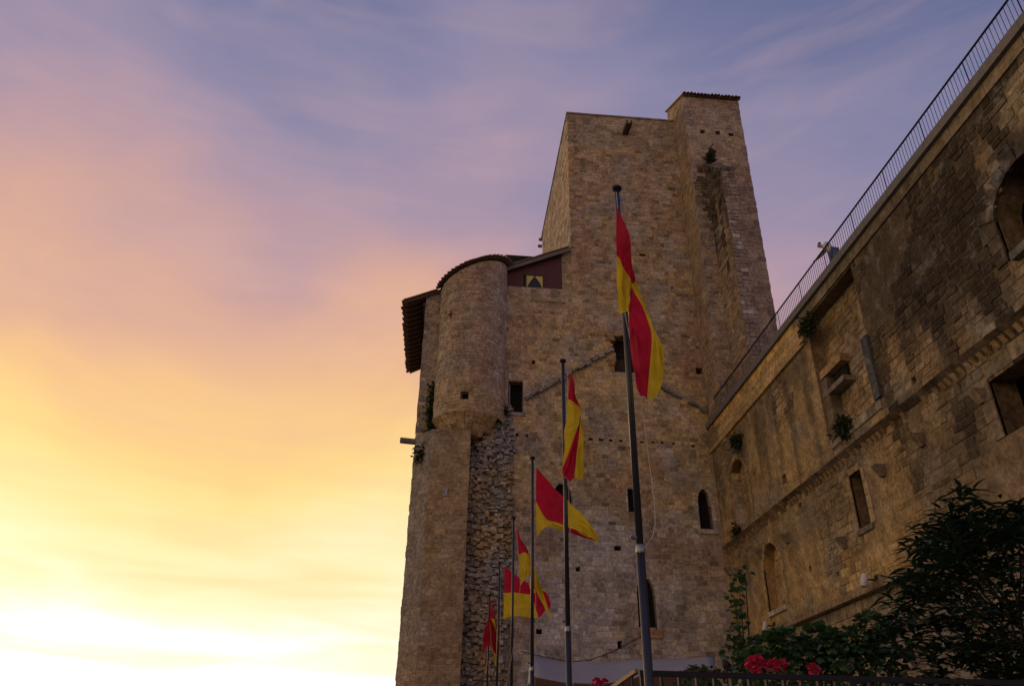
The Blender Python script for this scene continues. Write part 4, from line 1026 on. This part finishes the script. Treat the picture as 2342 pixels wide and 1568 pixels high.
for tip in tips:
    base = Vector((6.93, 9.3, max(1.9, tip.z-1.1))); mid = base.lerp(tip, .55)+Vector((0, 0, -.12))
    if pr.random() < .07: lm.tube([base, mid, tip], [.022, .014, .007], 5, cap=False)
    dirn = (tip-base).normalized()
    for j in range(pr.randint(8, 12)):
        a = j*2.4+pr.uniform(-.3, .3); el = pr.uniform(.05, .75); t_ = pr.uniform(0, .24)
        d = Vector((math.cos(a)*math.cos(el), math.sin(a)*math.cos(el), math.sin(el)))
        leaves.append(xform(tip-dirn*t_, d, pr.uniform(-.3, .3), pr.uniform(.7, 1.15)))
lm.build('limbs', M_BARK, tr)
scatter(tr, leaf_geo(.23, .062, .5, 5), leaves, M_LEAF, 'leaf', 300, 'crown')

def bush(name, label, cat, centres, n, geo, mat, seed, single, base, group=None):
    r_ = random.Random(seed); o = empty(name, base); tag(o, label, cat, group); Ls = []
    for (c, rad) in centres:
        c = Vector(c); st = MB(); st.tube([Vector((base[0], base[1], base[2])), c.lerp(Vector(base), .5)+Vector((.05, .02, 0)), c], [.02, .013, .007], 5); st.build('stem', M_BARK, o)
        for k in range(n):
            a, b = r_.uniform(0, 2*math.pi), r_.uniform(-.7, 1.4); d = Vector((math.cos(a)*math.cos(b), math.sin(a)*math.cos(b), math.sin(b)))
            p_ = c+d*rad*r_.uniform(.35, 1)**.6; d2 = (d+Vector((r_.uniform(-.6, .6), r_.uniform(-.6, .6), r_.uniform(-.7, .1)))).normalized()
            Ls.append(xform(p_, d2, r_.uniform(-.6, .6), r_.uniform(.6, 1.2)))
    scatter(o, geo, Ls, mat, 'leaf', single); return o
def pc(px, py, Y): return tuple(at(px, py, Y=Y))
# vine climbing the pale post
p = at(1684, 1500, Y=12); vp = MB(); vp.tube([(p.x, 12, 1.4), (p.x+.01, 12, 2.6), (p.x, 12, p.z)], [.05, .045, .04], 8); vp = vp.build('timber_post', M_POST, smooth=True)
tag(vp, 'pale round timber post holding up the climbing vine', 'post')
bush('vine', 'green vine with rounded leaves climbing above the pale post', 'plant',
     [(pc(x, y, 12), r_) for x, y, r_ in ((1705, 1312, .09), (1690, 1335, .1), (1680, 1365, .12), (1688, 1395, .1), (1690, 1425, .11), (1684, 1455, .12), (1690, 1480, .14), (1672, 1495, .12), (1700, 1500, .15), (1715, 1480, .12))],
     20, round_leaf(.09), M_LEAF2, 3, 60, (p.x, 12.05, 1.45))
bush('shrub', 'low leafy shrub behind the geraniums at the foot of the wall', 'shrub',
     [(pc(x, y, 10.4), r_) for x, y, r_ in ((1750, 1490, .22), (1795, 1475, .2), (1830, 1500, .25), (1870, 1465, .2), (1760, 1540, .3), (1820, 1545, .3), (1880, 1520, .28), (1890, 1560, .3), (1712, 1530, .2))],
     150, round_leaf(.085), M_LEAF2, 4, 120, (4.4, 10.4, 1.45))
bush('shrub', 'dense round-leaved shrub between the geraniums and the dark tree', 'shrub',
     [(pc(x, y, 10.0), r_) for x, y, r_ in ((1925, 1500, .25), (1960, 1480, .25), (1990, 1440, .22), (1940, 1545, .3), (2000, 1520, .3), (2040, 1470, .25), (2030, 1550, .3), (1905, 1470, .15))],
     150, round_leaf(.085), M_LEAF2, 5, 120, (5.2, 10.0, 1.45))
bush('shrub', 'low green shrub behind the iron fence below the grey canopy', 'shrub',
     [(pc(x, y, 11.0), r_) for x, y, r_ in ((1590, 1545, .13), (1620, 1552, .15), (1650, 1560, .16), (1560, 1565, .14))], 70, round_leaf(.06), M_LEAF2, 6, 60, (3.2, 11.0, 1.45))
def geranium(px, py, Y, heads, label, seed):
    b = at(px, py, Y=Y); o = empty('geranium', (b.x, Y, 1.45)); tag(o, label, 'flower', 'red geraniums'); r_ = random.Random(seed)
    for (dx, dz, rad) in heads:
        c = b+Vector((dx, r_.uniform(-.05, .05), dz)); MB().tube([(b.x, Y, 1.45), c.lerp(Vector((b.x, Y, 1.9)), .4), c], [.008, .006, .004], 5).build('stem', M_LEAF2, o)
        V, F = [], []; pv, pf = round_leaf(.05)
        for k in range(46):
            a, bb = r_.uniform(0, 6.28), r_.uniform(-.5, 1.5); d = Vector((math.cos(a)*math.cos(bb), math.sin(a)*math.cos(bb), math.sin(bb)))
            A = np.array(xform(c+d*rad*.7, (d+Vector((r_.uniform(-.8, .8), r_.uniform(-.8, .8), 0))), r_.uniform(-1, 1), r_.uniform(.7, 1.2))); n = len(V)
            V += (np.array(pv) @ A[:3, :3].T+A[:3, 3]).tolist(); F += [tuple(n+k_ for k_ in f) for f in pf]
        mesh_obj('flower_head', V, F, M_RED, o)
    Ls = []
    for k in range(45):
        a = r_.uniform(0, 6.28); p_ = Vector((b.x+math.cos(a)*r_.uniform(0, .25), Y+math.sin(a)*r_.uniform(0, .2), b.z-r_.uniform(.06, .4))); Ls.append(xform(p_, (math.cos(a), math.sin(a), r_.uniform(-.3, .5)), r_.uniform(-.5, .5), r_.uniform(.7, 1.1)))
    scatter(o, round_leaf(.08), Ls, M_LEAF2, 'leaf', 20)
geranium(1724, 1519, 9.0, [(-.03, 0, .07), (.05, .02, .07), (.0, -.04, .06)], 'largest cluster of red geranium blooms, beside the pale post', 1)
geranium(1776, 1521, 9.1, [(-.02, 0, .06), (.06, -.01, .06)], 'middle cluster of red geranium blooms above the fence', 2)
geranium(1858, 1532, 9.2, [(0, 0, .05)], 'single small red geranium bloom near the dark tree', 3)
geranium(1373, 1563, 12.0, [(-.06, 0, .06), (.06, -.01, .06)], 'red blooms under the canopy edge, left of the stair handrail', 4)
# ivy on the tower and weeds on the ledges
def ivy(name, label, pts, n, seed, mat, geo, cat='plant', spread=.16, base=None, fac=(0, -1, 0)):
    r_ = random.Random(seed); o = empty(name, pts[0]); tag(o, label, cat); Ls = []; f = Vector(fac)
    MB().tube(pts, .012, 5).build('stem', M_BARK, o)
    for k in range(n):
        t_ = r_.uniform(0, len(pts)-1.001); i = int(t_); c = Vector(pts[i]).lerp(Vector(pts[i+1]), t_-i)
        c = c+Vector((r_.gauss(0, spread), r_.gauss(0, spread*.3), r_.gauss(0, spread)))
        d = (f*r_.uniform(.3, 1)+Vector((r_.uniform(-1, 1), r_.uniform(-.2, .2), r_.uniform(-1, .5)))).normalized(); Ls.append(xform(c, d, r_.uniform(-.5, .5), r_.uniform(.7, 1.3)))
    scatter(o, geo, Ls, mat, 'leaf', 30); return o
ivy('ivy', 'green ivy trailing down the corner left of the round turret', [tuple(at(x, y, Y=TY-.12)) for x, y in ((995, 870), (990, 910), (985, 940), (988, 975), (975, 1010))], 420, 8, M_IVY, round_leaf(.17), spread=.14)
ivy('ivy', 'dull green plant below the stone corner spout', [tuple(at(x, y, Y=37.9)) for x, y in ((975, 1015), (962, 1035), (955, 1060))], 160, 9, M_WEED, round_leaf(.15), spread=.17)
def tuft(label, p, n, L_, seed, out):
    r_ = random.Random(seed); o = empty('wall_plant', p); tag(o, label, 'plant'); Ls = []
    for k in range(n):
        a = r_.uniform(-1.5, 1.5); d = Vector((-.6*r_.random()-.2, math.sin(a), r_.uniform(-.6, .9))) if out == 'x' else Vector((math.sin(a), -.6*r_.random()-.2, r_.uniform(-.3, 1)))
        Ls.append(xform(Vector(p)+Vector((r_.gauss(0, .1), r_.gauss(0, L_*.9), r_.gauss(0, L_*.7))), d, r_.uniform(-1, 1), r_.uniform(.6, 1.2)))
    scatter(o, leaf_geo(L_, L_*.3, .45, 3), Ls, M_WEED, 'leaf', 25)
tuft('bushy weed growing out beneath the walkway above the tall recess', tuple(at(1852, 745, X=WX-.15)), 520, .26, 1, 'x')
tuft('spiky weed on the sill of the tall wall recess', tuple(at(1935, 975, X=WX-.02)), 420, .26, 2, 'x')
tuft('dark weed in the corner where wall meets tower', tuple(at(1685, 1010, X=WX-.15)), 380, .24, 3, 'x')
tuft('small bush sprouting at the head of the stained buttress pier', (15.0, 35.6, 35.4), 260, .28, 4, 'y')
tuft('grassy weed on the string course beside the corner niche', tuple(at(1685, 1215, X=WX-.1)), 220, .22, 5, 'x')
tuft('weed hanging below the slit window sill beside the turret', tuple(at(1155, 945, Y=TY-.25)), 200, .2, 6, 'y')

# ------------------------------------------------------------------ lower foreground: fence, handrail, canopy, lamps
fence = empty('iron_fence', (2.0, 7.95, 1.45)); tag(fence, 'black iron fence with square rail and spaced bars at the terrace edge', 'fence')
f0, f1 = at(1462, 1538, Y=7.95), at(2342, 1549, Y=7.95); zf = f0.z
MB().bar((f0.x, 7.95, zf), (f1.x+2, 7.95, zf), .05, .05).build('top_rail', M_IRON, fence)
MB().bar((f0.x, 7.95, 1.6), (f1.x+2, 7.95, 1.6), .04, .04).build('bottom_rail', M_IRON, fence)
k = 0; x = f0.x+.04
while x < f1.x+2:
    big_ = k % 12 == 0
    MB().box(x-(.035 if big_ else .011), x+(.035 if big_ else .011), 7.925, 7.975, 1.452, zf-.026).build('post' if big_ else 'bar', M_IRON, fence); x += .172; k += 1
hr = empty('stair_handrail', (1.6, 8.2, 1.0)); tag(hr, 'brown sloping handrail descending from the first flagpole', 'handrail')
a, b = at(1457, 1533, Y=8.05), at(1398, 1574, Y=8.6); b2 = a+(b-a)*3.0
M_HAND = simple('rusty_brown_rail', (.3, .17, .09), .6, 0, 12, .25)
MB().bar(a, b2, .05, .035).build('rail', M_HAND, hr)
for k in range(8):
    q = a.lerp(b2, (k+.5)/8); MB().tube([(q.x, q.y, 0), (q.x, q.y, q.z-.01)], .009, 6).build('baluster', M_IRON, hr)
# canopy: grey tensioned cloth on slim posts below the tower
can = empty('fabric_canopy', (5, 24, 1.45)); tag(can, 'pale grey fabric canopy with a brown sheet as the shade beneath, at the tower foot', 'canopy')
def sheet(name, top, bot, Yt, Yb, mat, n=24, belly=.12, th=.03):
    V, F = [], []; m_ = 8
    def poly(P, t_):
        x = t_*(len(P)-1); i = min(int(x), len(P)-2); f = x-i; return (P[i][0]+(P[i+1][0]-P[i][0])*f, P[i][1]+(P[i+1][1]-P[i][1])*f)
    for i in range(n+1):
        A = at(*poly(top, i/n), Y=Yt); B = at(*poly(bot, i/n), Y=Yb)
        for j in range(m_+1):
            q = A.lerp(B, j/m_); V.append((q.x, q.y, q.z-belly*math.sin(math.pi*j/m_)))
    for i in range(n):
        for j in range(m_): a_ = i*(m_+1)+j; F.append((a_, a_+1, a_+m_+2, a_+m_+1))
    o = mesh_obj(name, V, F, mat, can, smooth=True); s = o.modifiers.new('thick', 'SOLIDIFY'); s.thickness = th; return o
sheet('roof_cloth', [(1212, 1494), (1240, 1502), (1290, 1512), (1400, 1512), (1470, 1505), (1560, 1505), (1632, 1498)], [(1206, 1566), (1222, 1545), (1290, 1558), (1360, 1561), (1425, 1556), (1470, 1541), (1545, 1537), (1592, 1521), (1640, 1530)], 27.5, 22.0, M_CANVAS)
sheet('undershade_sheet', [(1207, 1568), (1222, 1547), (1290, 1560), (1360, 1563), (1425, 1558), (1470, 1543), (1545, 1539), (1592, 1523), (1640, 1534)], [(1207, 1590), (1222, 1590), (1290, 1600), (1360, 1600), (1425, 1600), (1470, 1590), (1545, 1590), (1592, 1590), (1640, 1590)], 22.0, 22.05, M_UNDERSHADE, belly=0)  # brown sheet at the edge, painting in the shade under the canopy
for (px, py) in ((1222, 1547), (1425, 1558), (1592, 1524)):
    q = at(px, py, Y=22.02); MB().tube([(q.x, 22.1, 1.45), (q.x, 22.1, q.z)], .03, 8).build('canopy_post', M_IRON, can)
for (px, py) in ((1240, 1502), (1632, 1500)):
    q = at(px, py, Y=27.5); MB().tube([(q.x, 27.5, 1.45), (q.x, 27.5, q.z)], .03, 8).build('canopy_post', M_IRON, can)
cb = MB(); cb.tube([tuple(at(x, y, Y=30)) for x, y in ((1190, 1488), (1240, 1500), (1300, 1512), (1350, 1508), (1400, 1490), (1440, 1468), (1480, 1448))], .014, 5)
tag(cb.build('cable', M_IRON), 'thin dark cable sagging across the foot of the tower', 'cable')
def flood(px, py, label, s=1.0):
    p = at(px, py, X=WX-.45); o = empty('floodlight', (WX-.05, p.y, p.z)); tag(o, label, 'lamp', 'floodlights on the curtain wall')
    c = Vector((WX-.42, p.y, p.z)); d = Vector((-.25, .12, -1)).normalized()
    MB().tube([c-d*.2*s, c-d*.17*s, c+d*.2*s, c+d*.215*s], [.08*s, .11*s, .12*s, .1*s], 14).build('housing', M_WHITE, o, smooth=True)
    MB().tube([c+d*.218*s, c+d*.222*s], [.095*s, .095*s], 14).build('lens', M_GLASS, o)
    MB().bar((WX+.02, p.y, p.z+.02), c, .05, .05).build('bracket', M_IRON, o)
    MB().box(WX-.02, WX+.03, p.y-.1, p.y+.1, p.z-.14, p.z+.16).build('wall_plate', M_IRON, o)
flood(1975, 1325, 'larger white cylindrical floodlight on the wall ledge below the blocked window'); flood(1748, 1430, 'smaller white cylindrical floodlight below the arched niche sill', .85)
p = at(1660, 1522, Y=10.5); o = empty('garden_spotlight', (p.x, 10.5, 1.45)); tag(o, 'small black spotlight on a stem beside the pale post', 'lamp')
MB().tube([p+Vector((0, .06, .05)), p+Vector((0, .04, .045)), p+Vector((0, -.07, -.02))], [.03, .05, .055], 12).build('housing', M_IRON, o, smooth=True)
MB().tube([p+Vector((0, -.0705, -.02)), p+Vector((0, -.073, -.0205))], [.046, .046], 12).build('lens', M_GLASS, o)
MB().tube([(p.x, 10.5, 1.45), (p.x, 10.5, p.z-.02)], .01, 6).build('stem', M_IRON, o)
